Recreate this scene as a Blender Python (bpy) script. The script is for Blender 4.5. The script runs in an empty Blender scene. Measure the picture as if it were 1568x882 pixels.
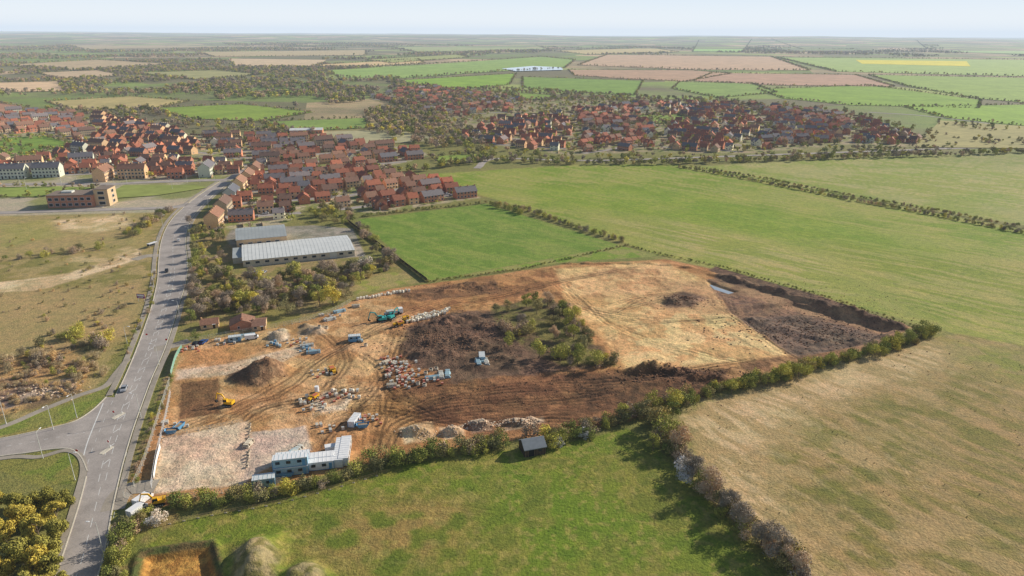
import bpy, math, random
import numpy as np
import bmesh
from mathutils import Matrix, Vector
random.seed(7); rng=np.random.default_rng(7)
sc=bpy.context.scene
# ---------------------------------------------------------------- survey: photo coordinates -> metres on the ground plane
H=120.0; F=1045.0; pt=math.radians(20.42); th=0.0057
fw=np.array([0,math.cos(pt),-math.sin(pt)]); r0=np.array([1.,0,0]); u0=np.array([0,math.sin(pt),math.cos(pt)])
RV=r0*math.cos(th)+u0*math.sin(th); UV=u0*math.cos(th)-r0*math.sin(th)
def G(u,v):
    d=fw+(u-784)/F*RV+(441-v)/F*UV
    t=H/max(1e-4,-d[2]); return (d[0]*t,d[1]*t)
def GP(l): return [G(*p) for p in l]
GAIN=(0.79,0.83,0.93)
def lin(c): 
    c=c/255.0
    return c/12.92 if c<0.04045 else ((c+0.055)/1.055)**2.4
def S(r,g,b,k=1.0): return tuple(min(0.85,lin(c)/q*k) for c,q in zip((r,g,b),GAIN))
# ---------------------------------------------------------------- noise
def vn(x,y,s,seed):
    x=x/s; y=y/s; ix=np.floor(x).astype(np.int64); iy=np.floor(y).astype(np.int64)
    fx=x-ix; fy=y-iy; fx=fx*fx*(3-2*fx); fy=fy*fy*(3-2*fy)
    def h(a,b):
        n=(a*374761393+b*668265263+seed*144665)&0x7fffffff
        n=((n^(n>>13))*1274126177)&0x7fffffff
        n=((n^(n>>16))*60493)&0x7fffffff
        return ((n>>7)&0xffff)/65535.0
    a=h(ix,iy);b=h(ix+1,iy);c=h(ix,iy+1);d=h(ix+1,iy+1)
    return (a*(1-fx)+b*fx)*(1-fy)+(c*(1-fx)+d*fx)*fy
def fbm(x,y,s,seed,o=4):
    r=0;a=1;t=0
    for i in range(o):
        r=r+a*vn(x+17.3*i,y-9.1*i,s/2**i,seed+i*7); t+=a; a*=.55
    return r/t
def sst(a,b,x):
    t=np.clip((x-a)/(b-a),0,1); return t*t*(3-2*t)
def sdist(P,X,Y):
    P=np.array(P); n=len(P); D=np.full(X.shape,1e18); ins=np.zeros(X.shape,bool)
    for i in range(n):
        ax,ay=P[i];bx,by=P[(i+1)%n]; dx,dy=bx-ax,by-ay; L=dx*dx+dy*dy+1e-9
        t=np.clip(((X-ax)*dx+(Y-ay)*dy)/L,0,1)
        D=np.minimum(D,(X-ax-t*dx)**2+(Y-ay-t*dy)**2)
        if abs(dy)>1e-9:
            c=((ay>Y)!=(by>Y))&(X<dx*(Y-ay)/dy+ax); ins^=c
    D=np.sqrt(D); return np.where(ins,D,-D)
def ldist(P,X,Y):
    D=np.full(X.shape,1e18)
    for (ax,ay),(bx,by) in zip(P[:-1],P[1:]):
        dx,dy=bx-ax,by-ay; L=dx*dx+dy*dy+1e-9
        t=np.clip(((X-ax)*dx+(Y-ay)*dy)/L,0,1)
        D=np.minimum(D,(X-ax-t*dx)**2+(Y-ay-t*dy)**2)
    return np.sqrt(D)
def smooth(P,k=6):
    P=[np.array(p,float) for p in P]; Q=[2*P[0]-P[1]]+P+[2*P[-1]-P[-2]]; o=[]
    for i in range(1,len(Q)-2):
        for j in range(k):
            t=j/k; a,b,c,d=Q[i-1],Q[i],Q[i+1],Q[i+2]
            o.append(.5*((2*b)+(c-a)*t+(2*a-5*b+4*c-d)*t*t+(3*b-a-3*c+d)*t**3))
    o.append(P[-1]); return [tuple(q) for q in o]
# ---------------------------------------------------------------- relief
SITE=GP([(185,768),(222,690),(240,640),(262,590),(275,545),(290,525),(350,515),(440,500),(500,482),(540,460),(600,442),(730,425),(860,405),(1020,397),(1090,412),(1240,452),(1398,502),(1340,533),(1180,572),(1110,592),(1040,612),(960,645),(880,662),(740,680),(640,692),(540,715),(400,750),(250,775)])
HE=[]
def heap(u,v,rx,ry,h,rz=0,ro=.35):
    x,y=G(u,v); HE.append((x,y,rx,ry,h,math.radians(rz),ro))
heap(396,575,12,9,4.2,10); heap(416,568,9,7,3.2)
heap(425,517,4.5,4,2.4); heap(432,508,3.5,3,1.6); heap(477,508,6,4,2.4); heap(468,500,4,3,1.5)
heap(640,662,7.5,3.6,2.6,-5);heap(692,662,5,2.8,2.4);heap(735,652,5,2.6,2.2);heap(790,648,6,2.4,1.8);heap(812,642,4,2,1.5)
heap(1045,460,13,7,2.2,0,.6);heap(1030,464,5,4,1.4)
for a in [(650,505,9,5,1.8),(680,495,8,6,2.4),(715,490,9,6,2.4),(745,500,7,6,2.0),(668,525,9,6,2.2),(705,520,8,6,2.6),(735,530,8,6,2.0),(690,545,9,5,2.0),(650,545,8,4,1.6),(770,550,8,4,1.5),(790,562,7,3,1.4),(725,562,8,4,1.6)]: heap(*a,0,.9)
for a in [(985,568,9,4,2.8),(1010,566,9,4,3.2),(1040,572,9,4,2.8),(1070,578,8,4,2.6),(1098,582,7,4,2.2),(1020,585,14,4,1.2),(1120,570,6,3,1.2)]: heap(*a,12,.7)
for a in [(1160,488,10,6,1.3),(1200,500,10,7,1.2),(1250,515,10,7,1.3),(1290,505,12,6,1.0),(1320,520,10,5,1.4),(1180,515,8,5,1.0),(1230,485,12,6,1.0),(1350,515,8,4,1.3)]: heap(*a,0,1.0)
for u,v in [(700,440),(735,442),(760,436),(690,447),(640,452),(720,436)]: heap(u,v,9,4,1.3,8,.8)
for i in range(14): 
    t=i/13; heap(1105+t*265,424+t*76,9,4.0,1.6+.6*math.sin(i*2.1),-35,.6)
for u in range(870,1080,30): heap(u,404+max(0,(u-1000))*.12,7,1.7,1.2,0,.6)
heap(396,858,8.5,12,4.8,5,.25);heap(466,890,7.5,8,3.8,0,.25);
PIT=GP([(222,852),(320,838),(330,882),(325,930),(205,930)])
LOW=GP([(1118,478),(1150,468),(1215,462),(1370,505),(1330,526),(1225,548),(1170,515)])
TR=GP([(1080,428),(1100,436),(1130,446),(1118,450),(1090,441)])
def height(x,y):
    x=np.asarray(x,float);y=np.asarray(y,float); z=np.zeros(x.shape)
    near=(y<420)&(y>60)&(np.abs(x)<230)
    if near.any():
        X=x[near];Y=y[near];Z=np.zeros(X.shape)
        s=sst(0,5,sdist(SITE,X,Y))
        Z+=s*((fbm(X,Y,9,3,4)-.5)*1.1+(fbm(X,Y,2.2,5,2)-.5)*.4)
        n=fbm(X,Y,3.2,11,3); n2=fbm(X,Y,9,15,2)
        for (hx,hy,rx,ry,h,a,ro) in HE:
            dx=X-hx;dy=Y-hy
            m=(dx*dx+dy*dy)<(max(rx,ry)*1.6)**2
            if not m.any(): continue
            c,q=math.cos(a),math.sin(a); px=(dx[m]*c+dy[m]*q)/rx; py=(-dx[m]*q+dy[m]*c)/ry
            r=np.sqrt(px*px+py*py)+(n2[m]-.5)*.5
            Z[m]=np.maximum(Z[m],0*Z[m])+h*sst(1.05,.1,r)*(1+ro*(n[m]-.5)*1.6)*.9
        d=sdist(LOW,X,Y); Z-=1.3*sst(-.5,2.5,d)
        d=sdist(TR,X,Y); Z-=.9*sst(-1,1.5,d)
        d=sdist(PIT,X,Y); Z-=1.3*sst(0,1.2,d); Z+=.8*np.exp(-((d+1.6)/1.0)**2)*(.5+n)
        z[near]=Z
    far=y>5500
    if far.any():
        z[far]=sst(5500,15000,y[far])*(fbm(x[far],y[far],4200,77,4)*150-5)
    return z
def hz(x,y): return float(height(np.array([x]),np.array([y]))[0])
# ---------------------------------------------------------------- ground sheet
def axis(a,b,step,g,lo,hi):
    m=list(np.arange(a,b,step)); r=[];s=step;x=m[-1]
    while x<hi: s*=g; x+=s; r.append(x)
    l=[];s=step;x=a
    while x>lo: s*=g; x-=s; l.append(x)
    return np.array(l[::-1]+m+r)
xs=axis(-150,185,.52,1.017,-30000,30000); ys=axis(112,385,.52,1.017,-300,32000)
NX,NY=len(xs),len(ys)
X,Y=np.meshgrid(xs,ys)
Z=height(X.ravel(),Y.ravel()).reshape(X.shape)
N1=fbm(X,Y,1.8,21,2);N2=fbm(X,Y,7,31,3);N3=fbm(X,Y,38,41,4)
def streak(p,q,la,lc,seed):
    a=np.array(G(*p));b=np.array(G(*q));d=(b-a)/np.linalg.norm(b-a)
    A=(X*d[0]+Y*d[1]);C=(-X*d[1]+Y*d[0]); C=C+6*(N3-.5)*2
    return fbm(A/la,C/lc,1.0,seed,3)
N4=streak((780,290),(1568,440),26,3.2,51); N5=streak((1100,640),(1500,860),14,2.6,61)
COL=np.zeros((NY,NX,4)); COL[...,:3]=S(122,122,72)
COL[...,3]=sst(750,1150,np.sqrt(X**2+Y**2))
def sl(P,m):
    P=np.array(P); a,b=np.searchsorted(xs,[P[:,0].min()-m,P[:,0].max()+m]); c,d=np.searchsorted(ys,[P[:,1].min()-m,P[:,1].max()+m])
    return slice(max(0,c-1),d+1),slice(max(0,a-1),b+1)
def paint(px,c1,c2=None,soft=1.,edge=0.,lo=.42,hi=.58,n=2,a=1.,world=False,far0=False,thr=None):
    P=px if world else GP(px); s=sl(P,soft+edge+2); x=X[s];y=Y[s]
    if x.size==0: return
    d=sdist(P,x,y)+(N2[s]-.5)*2*edge+(N1[s]-.5)*edge
    m=sst(-soft,soft,d)*a
    NN={1:N1,2:N2,3:N3,4:N4,5:N5}
    if thr: m=m*sst(thr[1],thr[2],NN[thr[0]][s])
    m=m[...,None]
    c=np.array(S(*c1))
    if c2 is not None:
        k=sst(lo,hi,NN[n][s])[...,None]; c=c*(1-k)+np.array(S(*c2))*k
    COL[s][...,:3]=COL[s][...,:3]*(1-m)+c*m
    if far0: COL[s][...,3]*=(1-m[...,0])
def line(px,w,c=None,mul=None,soft=.4,dz=0,edge=0,world=False,a=1.):
    P=px if world else GP(px)
    P=smooth(P,5); s=sl(P,w+soft+edge+1); x=X[s];y=Y[s]
    if x.size==0: return
    d=ldist(P,x,y)+(N1[s]-.5)*edge
    m=sst(w/2+soft,w/2-soft*.5,d)*a
    if c is not None: COL[s][...,:3]=COL[s][...,:3]*(1-m[...,None])+np.array(S(*c))*m[...,None]
    if mul is not None: COL[s][...,:3]*=(1+(mul-1)*m[...,None])
    if dz: Z[s]+=dz*m
# fields
paint([(-600,420),(-500,300),(0,318),(300,300),(240,440),(150,600),(100,660),(-700,800)],(158,142,100),(130,124,74),soft=2,edge=2,n=2)
paint([(-100,450),(150,440),(220,430),(200,510),(120,560),(-100,560)],(168,146,108),soft=6,edge=4,a=.8,thr=(2,.4,.56))
paint([(-100,330),(240,325),(220,375),(-100,400)],(170,154,108),soft=6,edge=4,a=.7,thr=(2,.48,.6))
CF=[(640,268),(880,252),(1040,252),(1568,352),(2300,470),(2300,700),(1600,545),(1420,500),(1090,410),(1000,388),(940,365),(780,312)]
paint(CF,(118,140,46),(138,148,70),soft=2,edge=1,n=3,lo=.38,hi=.62)
paint(CF,(154,152,90),soft=2,edge=1,a=.75,thr=(4,.46,.66))
paint([(900,330),(1040,340),(1300,400),(1420,490),(1180,430),(1010,385)],(168,158,108),(134,144,66),soft=25,edge=8,n=4,lo=.38,hi=.6,a=.85)
paint([(780,290),(1000,285),(1300,345),(1500,400),(1350,400),(1000,330),(850,315)],(112,142,36),(126,148,50),soft=14,edge=8,n=2,a=.8,thr=(4,.35,.55))
paint([(1250,370),(1568,400),(1800,500),(1568,520),(1430,495),(1300,420)],(120,134,48),(152,148,88),soft=20,edge=8,n=4,a=.7)
EF=[(1045,256),(1380,238),(1568,235),(2400,240),(2400,420),(1568,345),(1300,300)]
paint(EF,(150,152,94),(130,144,66),soft=2,n=3,a=1)
paint([(1300,262),(1568,262),(1568,320),(1400,300)],(126,146,56),(140,148,74),soft=12,edge=4,n=3,a=.8)
paint(EF,(164,158,110),soft=2,a=.7,thr=(4,.5,.66))
paint([(548,336),(745,312),(950,376),(655,430)],(104,132,52),(116,140,60),soft=1,n=2)
paint([(548,336),(745,312),(950,376),(655,430)],(128,142,72),soft=1,a=.7,thr=(4,.48,.64))
paint([(655,432),(950,376),(1010,392),(860,402),(730,420)],(116,140,56),(140,142,84),soft=1,edge=1,n=2)
BF=[(1050,630),(1180,585),(1400,520),(1470,512),(1568,530),(2400,700),(2400,1500),(1240,900),(1080,740)]
paint(BF,(154,134,94),(126,118,68),soft=2,edge=1,n=2,lo=.35,hi=.65)
paint(BF,(168,148,110),soft=2,a=.75,thr=(5,.48,.62))
paint(BF,(110,112,54),soft=2,a=.6,thr=(2,.58,.7))
paint([(1400,640),(1568,600),(2000,760),(1568,900),(1400,800)],(120,116,62),(146,126,86),soft=25,edge=8,n=5,lo=.35,hi=.65,a=.7)
paint([(1045,635),(1190,590),(1420,528),(1475,530),(1440,560),(1250,620),(1150,700),(1200,800),(1250,890),(1100,750)],(196,174,140),(160,142,104),soft=9,edge=8,n=5,a=.9)
paint([(1440,515),(1700,560),(1700,640),(1480,560)],(120,130,52),(144,134,86),soft=12,edge=6,n=2,a=.8)
AF=[(215,810),(400,772),(600,712),(740,692),(850,682),(960,655),(1010,690),(1060,740),(1150,830),(1230,882),(1330,1100),(100,1100)]
paint(AF,(106,122,44),(128,126,62),soft=1,edge=1,n=2,lo=.38,hi=.66)
paint([(480,790),(640,750),(740,770),(700,860),(560,900),(430,860)],(146,124,78),(112,120,50),soft=8,edge=6,n=2,lo=.4,hi=.65,a=.9)
paint([(760,720),(880,720),(1000,800),(950,880),(800,880)],(100,126,38),(118,128,54),soft=10,edge=5,n=2,a=.75)
paint(AF,(152,142,84),soft=2,a=.55,thr=(1,.58,.72))
paint(AF,(84,104,34),soft=2,a=.5,thr=(2,.58,.68))
# left rough land
paint([(0,432),(100,420),(215,380),(217,396),(110,430),(60,444),(0,448),(-150,470),(-150,440)],(210,190,162),(186,164,132),soft=1,edge=1.5)
paint([(75,338),(190,328),(205,345),(150,356),(95,352)],(208,188,156),(184,164,124),soft=4,edge=4)
paint([(0,345),(80,335),(90,362),(0,380)],(142,144,78),(156,150,94),soft=5,edge=4,a=.7)
paint([(100,395),(215,375),(215,385),(120,412)],(184,164,128),(156,142,96),soft=3,edge=3)
paint([(0,550),(110,530),(150,560),(130,600),(0,640),(-100,640)],(172,142,100),(124,104,82),soft=3,edge=3)
paint([(0,602),(60,590),(120,575),(118,590),(60,612),(0,632)],(172,154,146),(122,102,92),soft=2,edge=3)
paint([(-80,665),(0,650),(110,615),(168,592),(150,622),(100,648),(0,668),(-80,684)],(118,130,62),(128,130,72),soft=.6)
paint([(-80,705),(0,700),(110,690),(120,705),(115,740),(60,745),(0,720)],(112,126,56),(126,126,68),soft=.6)
paint([(292,330),(340,350),(380,400),(540,392),(600,400),(640,432),(560,445),(480,480),(380,500),(290,515),(268,500),(296,420)],(128,124,74),(148,132,94),soft=2,edge=2,n=2)
paint([(545,432),(605,415),(640,430),(600,440),(545,452)],(136,142,74),(152,142,94),soft=2,edge=2)
paint([(345,365),(380,410),(560,392),(540,350),(480,345),(355,350)],(150,146,140),(130,128,120),soft=1)
paint([(195,765),(240,640),(262,575),(258,560),(228,640),(200,710),(170,800)],(146,126,96),(118,122,66),soft=1,edge=1)
paint([(160,882),(175,800),(240,770),(300,770),(230,830),(210,900)],(112,118,60),(134,122,80),soft=1,edge=1)
# estates
E_NEAR=[(322,352),(352,300),(385,262),(480,252),(600,262),(690,282),(735,303),(660,314),(570,327),(540,322),(470,318),(440,342),(390,350)]
E_LEFT=[(-60,215),(0,172),(60,170),(130,176),(215,186),(290,205),(400,208),(520,212),(640,228),(660,240),(560,262),(480,250),(385,262),(330,274),(250,278),(120,268),(-60,275)]
E_VIL=[(560,150),(640,128),(800,150),(980,150),(1130,158),(1290,172),(1400,205),(1430,226),(1290,222),(1130,236),(1000,232),(870,238),(760,222),(700,190),(640,170)]
for e in (E_NEAR,E_LEFT): paint(e,(170,160,140),(126,134,82),soft=3,n=2,far0=True)
paint(E_VIL,(122,128,78),(156,144,122),soft=8,n=2,far0=True)
paint([(-200,262),(340,266),(350,290),(250,325),(-200,335)],(170,162,146),(132,136,88),soft=3,n=3,far0=True)
# construction site
paint(SITE,(178,136,96),(158,116,78),soft=.7,edge=.5,world=True,n=2)
paint([(265,590),(275,530),(500,482),(560,455),(640,470),(620,560),(560,640),(480,700),(250,740)],(196,162,124),(172,134,96),soft=6,edge=3,a=.85)
paint([(700,430),(860,408),(900,440),(880,460),(760,452),(650,478),(600,470)],(174,130,90),(144,104,72),soft=3,edge=2)
paint([(590,448),(760,428),(770,448),(640,462)],(112,84,64),(140,104,76),soft=2,edge=2)
paint([(640,580),(820,570),(960,572),(1110,572),(1110,592),(1040,612),(960,645),(880,662),(740,676),(650,640),(610,600)],(136,100,72),(112,80,58),soft=4,edge=3)
paint([(850,575),(960,570),(1110,562),(1180,572),(1110,592),(1040,612),(900,630)],(90,66,50),(116,84,62),soft=4,edge=3,n=1)
paint([(850,412),(1010,400),(1085,430),(1120,480),(1212,540),(1200,550),(1050,560),(960,568),(925,520),(870,470)],(210,178,132),(192,154,110),soft=2,edge=2,n=2)
paint([(880,420),(1000,404),(1070,432),(1090,470),(1000,470),(900,455)],(202,168,126),(182,144,106),soft=4,edge=3)
paint([(1000,480),(1120,480),(1200,540),(1080,560),(960,566),(940,520)],(222,190,144),(202,164,120),soft=4,edge=3,n=2,a=.8)
paint([(1020,430),(1090,430),(1120,480),(1060,480),(1000,470)],(162,130,100),(188,154,118),soft=4,edge=4,n=1,a=.7)
paint([(1100,412),(1240,448),(1398,502),(1340,533),(1222,552),(1170,515),(1118,478),(1090,440)],(110,88,76),(136,108,88),soft=1.5,edge=1.5,n=1)
paint([(1130,486),(1215,478),(1360,512),(1325,526),(1225,546),(1172,512)],(92,78,72),(120,100,88),soft=2,edge=2,n=1)
paint([(1085,428),(1240,462),(1380,504),(1360,510),(1220,474),(1110,448)],(158,128,102),(132,104,84),soft=1.2,edge=1)
paint([(1095,408),(1240,450),(1395,500),(1375,504),(1230,461),(1085,414)],(84,66,56),(112,88,72),soft=1,edge=1,n=1)
paint([(1110,560),(1210,545),(1330,528),(1280,548),(1110,590)],(166,128,92),(128,96,70),soft=2,edge=2)
paint([(1015,458),(1045,446),(1082,456),(1060,470),(1020,470)],(102,82,70),(134,108,90),soft=2,edge=2,n=1)
paint([(625,500),(690,478),(770,474),(830,500),(930,560),(850,570),(790,575),(700,585),(640,562),(610,530)],(88,70,60),(118,94,80),soft=2,edge=3,n=1)
paint([(750,470),(830,455),(880,478),(905,520),(950,562),(860,560),(800,530),(765,505)],(110,106,62),(98,84,64),soft=2,edge=2,n=2)
paint([(350,585),(362,560),(398,548),(430,556),(438,576),(400,592)],(156,126,100),(126,100,78),soft=1.5,edge=1.5,n=1)
paint([(345,585),(358,560),(390,556),(385,590)],(104,82,68),soft=2,edge=1.5)  # mound's left flank painted darker; its shaded side is put into the ground colour
paint([(410,525),(412,508),(440,505),(445,522)],(192,176,162),(172,154,140),soft=1,edge=1)
paint([(455,515),(460,498),(500,500),(500,512)],(180,160,142),(152,130,110),soft=1,edge=1)
paint([(270,566),(340,560),(420,540),(470,522),(480,530),(430,556),(345,575),(268,582)],(202,184,166),(188,166,144),soft=1.2,edge=1)
paint([(276,588),(336,580),(337,632),(272,642)],(138,104,76),(120,90,66),soft=.6,edge=.3,n=1)
paint([(284,538),(372,526),(376,548),(276,560)],(196,154,108),(176,134,92),soft=.7,edge=.5)
paint([(248,672),(380,645),(388,700),(375,742),(232,756)],(206,186,168),(194,170,152),soft=.8,edge=.6,n=2)
paint([(386,662),(468,652),(478,690),(400,722),(372,742)],(196,180,168),(184,166,156),soft=.6,edge=.4,n=2)
paint([(300,700),(345,680),(340,720),(260,740)],(216,198,182),(206,186,168),soft=3,edge=2,n=2,a=.7)
paint([(610,655),(660,645),(668,672),(620,680)],(216,194,166),(182,154,122),soft=.8,edge=.8)
paint([(672,655),(708,650),(712,668),(680,674)],(208,186,158),(180,154,124),soft=.8,edge=.8)
paint([(716,648),(750,642),(756,658),(724,664)],(142,120,104),(172,152,134),soft=.8,edge=.8)
paint([(765,650),(830,638),(835,646),(770,662)],(180,160,142),(142,116,94),soft=.8,edge=.8)
paint([(470,615),(500,598),(545,605),(530,628),(490,636)],(210,192,176),(184,154,128),soft=1.2,edge=2)
paint([(212,840),(330,825),(342,882),(338,945),(190,945)],(98,86,58),(84,92,52),soft=.6,edge=1,n=1)
paint([(222,852),(320,838),(330,882),(325,930),(205,930)],(180,140,78),(152,112,62),soft=.4,edge=.3,n=1)
for P in ([(352,900),(360,845),(398,832),(426,848),(430,900)],[(436,900),(442,868),(470,860),(494,872),(498,910)]): paint(P,(150,138,106),(114,110,68),soft=1,edge=1.5,n=1)
# tracks and ruts
def pairtrack(px,mul,w=.55,dz=-.08,gap=1.):
    P=smooth(GP(px),4); P=np.array(P); T=np.gradient(P,axis=0); T/=np.linalg.norm(T,axis=1)[:,None]+1e-9; Nn=np.stack([-T[:,1],T[:,0]],1)
    for s in (-1,1): line([tuple(q) for q in P[::3]+Nn[::3]*s*gap],w,mul=mul,soft=.4,dz=dz,world=True)
main=[[(300,650),(360,625),(430,590),(480,555),(540,520),(600,490),(680,462),(780,445),(870,425),(980,408)],
[(480,690),(500,660),(560,610),(590,560),(600,520),(620,480)],
[(560,690),(575,640),(585,600),(570,560),(540,530)],
[(590,680),(620,640),(720,620),(850,610),(960,590)],
[(600,640),(700,600),(830,588),(960,578),(1100,560),(1200,545)],
[(520,640),(600,625),(700,650),(800,640),(900,640)],
[(650,480),(640,520),(600,560),(610,600),(680,640)],
[(860,430),(900,470),(950,500),(1050,530),(1160,555)],
[(870,460),(940,480),(1020,490),(1110,486)],
[(1100,450),(1120,480),(1180,520),(1220,545)],
[(930,470),(1000,450),(1090,440)],
[(380,640),(420,620),(470,610),(560,590)],[(490,590),(520,560),(520,530),(490,510)],[(340,650),(400,610),(460,600)]]
for t in main:
    for k in range(6):
        o=[(u+random.uniform(-9,9)+k*4-8,v+random.uniform(-4,4)+k*1.5) for u,v in t]
        pairtrack(o,random.choice([.6,.68,.74,1.12,1.2]))
for k in range(44):
    u=random.uniform(500,860);v=random.uniform(585,650); L=random.uniform(60,160)
    pairtrack([(u,v),(u+L*.5,v+random.uniform(-7,3)),(u+L,v+random.uniform(-14,2))],random.choice([.68,.76,1.2]))
for k in range(16):
    u=random.uniform(1180,1300);v=470+(u-1180)*.25
    pairtrack([(u,v+random.uniform(-4,22)),(u+40,v+random.uniform(6,26))],.85)
for (a,b,c) in [((1000,425),(1100,500),(1190,550)),((960,498),(1100,487),(1120,486)),((980,520),(1110,560),(1130,562)),((905,470),(960,500),(1040,545)),((930,520),(980,500),(1110,486))]: line([a,b,c],.9,mul=.74,edge=1)
for u in range(280,336,5): line([(u,586),(u-1,610),(u-3,636)],.5,mul=.8,dz=-.1)
for k in range(9):
    o=k*22
    line([(700+o*3,262+o*.1),(1000+o*2,340+o*.4),(1500+o,440+o*.8)],.9,mul=1.09,a=.8)
for P in ([(1250,600),(1350,690),(1440,760),(1568,850)],): line(P,1.0,c=(180,160,126),edge=3,a=.35)
for P in ([(860,700),(930,760),(1010,800),(1100,860)],[(900,700),(800,780),(650,860)],[(640,750),(600,820),(620,880)],[(520,760),(800,790),(1000,850)]): pairtrack(P,.86,dz=0)
for k in range(26):
    u=random.uniform(1120,1568);v=random.uniform(580,860); pairtrack([(u,v),(u+60,v+random.uniform(-8,20)),(u+150,v+random.uniform(-10,50))],random.choice([.9,1.1]),dz=0)
def mk_ground():
    me=bpy.data.meshes.new("ground"); n=NX*NY; me.vertices.add(n)
    co=np.stack([X.ravel(),Y.ravel(),Z.ravel()],1).astype(np.float32); me.vertices.foreach_set("co",co.ravel())
    i=np.arange(NX-1)[None,:]+np.arange(NY-1)[:,None]*NX; i=i.ravel()
    q=np.stack([i,i+1,i+1+NX,i+NX],1).astype(np.int32); m=len(q)
    me.loops.add(m*4); me.loops.foreach_set("vertex_index",q.ravel()); me.polygons.add(m)
    me.polygons.foreach_set("loop_start",np.arange(0,m*4,4,dtype=np.int32)); 
    me.polygons.foreach_set("use_smooth",np.ones(m,bool))
    me.update(calc_edges=True)
    a=me.color_attributes.new("Col",'FLOAT_COLOR','POINT'); a.data.foreach_set("color",COL.astype(np.float32).ravel())
    o=bpy.data.objects.new("ground",me); sc.collection.objects.link(o); return o
# ---------------------------------------------------------------- materials
def mat(name):
    m=bpy.data.materials.new(name); m.use_nodes=True; nt=m.node_tree; b=nt.nodes["Principled BSDF"]; b.inputs["Roughness"].default_value=.9
    b.inputs["Specular IOR Level"].default_value=.2
    return m,nt,b
def nd(nt,t,**k):
    n=nt.nodes.new(t)
    for a,v in k.items(): setattr(n,a,v)
    return n
def mixc(nt,f,a,b,mode='MIX'):
    n=nt.nodes.new("ShaderNodeMix"); n.data_type='RGBA'; n.blend_type=mode
    for s,v in ((0,f),(6,a),(7,b)):
        if hasattr(v,"is_linked"): nt.links.new(v,n.inputs[s])
        elif s==0: n.inputs[0].default_value=v
        else: n.inputs[s].default_value=(*v[:3],1)
    return n.outputs[2]
def noise(nt,scale,detail=3,vec=None,rough=.6):
    n=nd(nt,"ShaderNodeTexNoise"); n.inputs["Scale"].default_value=scale; n.inputs["Detail"].default_value=detail; n.inputs["Roughness"].default_value=rough
    if vec is None:
        g=nd(nt,"ShaderNodeNewGeometry"); vec=g.outputs["Position"]
    nt.links.new(vec,n.inputs["Vector"]); return n.outputs[0]
def ramp(nt,fac,pts,const=False):
    r=nd(nt,"ShaderNodeValToRGB"); e=r.color_ramp
    if const: e.interpolation='CONSTANT'
    while len(e.elements)<len(pts): e.elements.new(.5)
    for el,(p,c) in zip(e.elements,pts): el.position=p; el.color=(*c,1) if len(c)==3 else c
    nt.links.new(fac,r.inputs[0]); return r.outputs[0]
def bump(nt,b,h,dist,st=1.):
    n=nd(nt,"ShaderNodeBump"); n.inputs["Distance"].default_value=dist; n.inputs["Strength"].default_value=st
    nt.links.new(h,n.inputs["Height"]); nt.links.new(n.outputs[0],b.inputs["Normal"])
def simple(name,c,var=.15,scale=2.,rough=.85,metal=0,obj=False):
    m,nt,b=mat(name); k=noise(nt,scale,2)
    v=ramp(nt,k,[(.3,(1-var,)*3),(.7,(1+var,)*3)])
    if obj:
        oi=nd(nt,"ShaderNodeObjectInfo"); r=ramp(nt,oi.outputs["Random"],[(0,(.62,.68,.76)),(.3,(1.08,.95,.88)),(.55,(.8,.82,.86)),(.8,(1.05,1.0,.96)),(1,(1.45,1.3,1.2))]); v=mixc(nt,1.,v,r,'MULTIPLY')
    nt.links.new(mixc(nt,1.,c,v,'MULTIPLY'),b.inputs["Base Color"]); b.inputs["Roughness"].default_value=rough; b.inputs["Metallic"].default_value=metal
    return m
gm,nt,b=mat("ground_soil_grass")
at=nd(nt,"ShaderNodeAttribute",attribute_name="Col")
geo=nd(nt,"ShaderNodeNewGeometry"); pos=geo.outputs["Position"]
vor=nd(nt,"ShaderNodeTexVoronoi"); vor.inputs["Scale"].default_value=1/520; nt.links.new(pos,vor.inputs["Vector"])
sep=nd(nt,"ShaderNodeSeparateColor"); nt.links.new(vor.outputs["Color"],sep.inputs[0])
far=ramp(nt,sep.outputs[0],[(0,S(120,138,76)),(.18,S(152,164,98)),(.34,S(122,120,88)),(.5,S(190,166,138)),(.62,S(132,152,82)),(.75,S(168,152,122)),(.88,S(114,112,84))],True)
far=mixc(nt,ramp(nt,noise(nt,1/300,4,pos),[(.42,(0,0,0)),(.62,(1,1,1))]),far,S(116,112,90))
base=mixc(nt,at.outputs["Alpha"],at.outputs["Color"],far)
k1=ramp(nt,noise(nt,1.1,4,pos,.75),[(.3,(.6,.6,.6)),(.5,(1,1,1)),(.7,(1.3,1.28,1.26))])
k2=ramp(nt,noise(nt,.3,4,pos,.7),[(.34,(.78,.84,.84)),(.66,(1.2,1.14,1.12))])
k3=ramp(nt,noise(nt,.035,3,pos,.6),[(.35,(.9,.96,.9)),(.65,(1.1,1.04,1.08))])
c=mixc(nt,1.,mixc(nt,1.,mixc(nt,1.,base,k1,'MULTIPLY'),k2,'MULTIPLY'),k3,'MULTIPLY'); nt.links.new(c,b.inputs["Base Color"])
bump(nt,b,noise(nt,1.3,3,pos,.7),.45,.9)
g=mk_ground(); g.data.materials.append(gm)
fm,nt,b=mat("field_crop"); oi=nd(nt,"ShaderNodeObjectInfo")
k1=ramp(nt,noise(nt,1/60,4),[(.3,(.82,.84,.82)),(.7,(1.18,1.14,1.14))]); k2=ramp(nt,noise(nt,.1,3),[(.3,(.85,)*3),(.7,(1.15,)*3)])
nt.links.new(mixc(nt,1.,mixc(nt,1.,oi.outputs["Color"],k1,'MULTIPLY'),k2,'MULTIPLY'),b.inputs["Base Color"])
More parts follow.
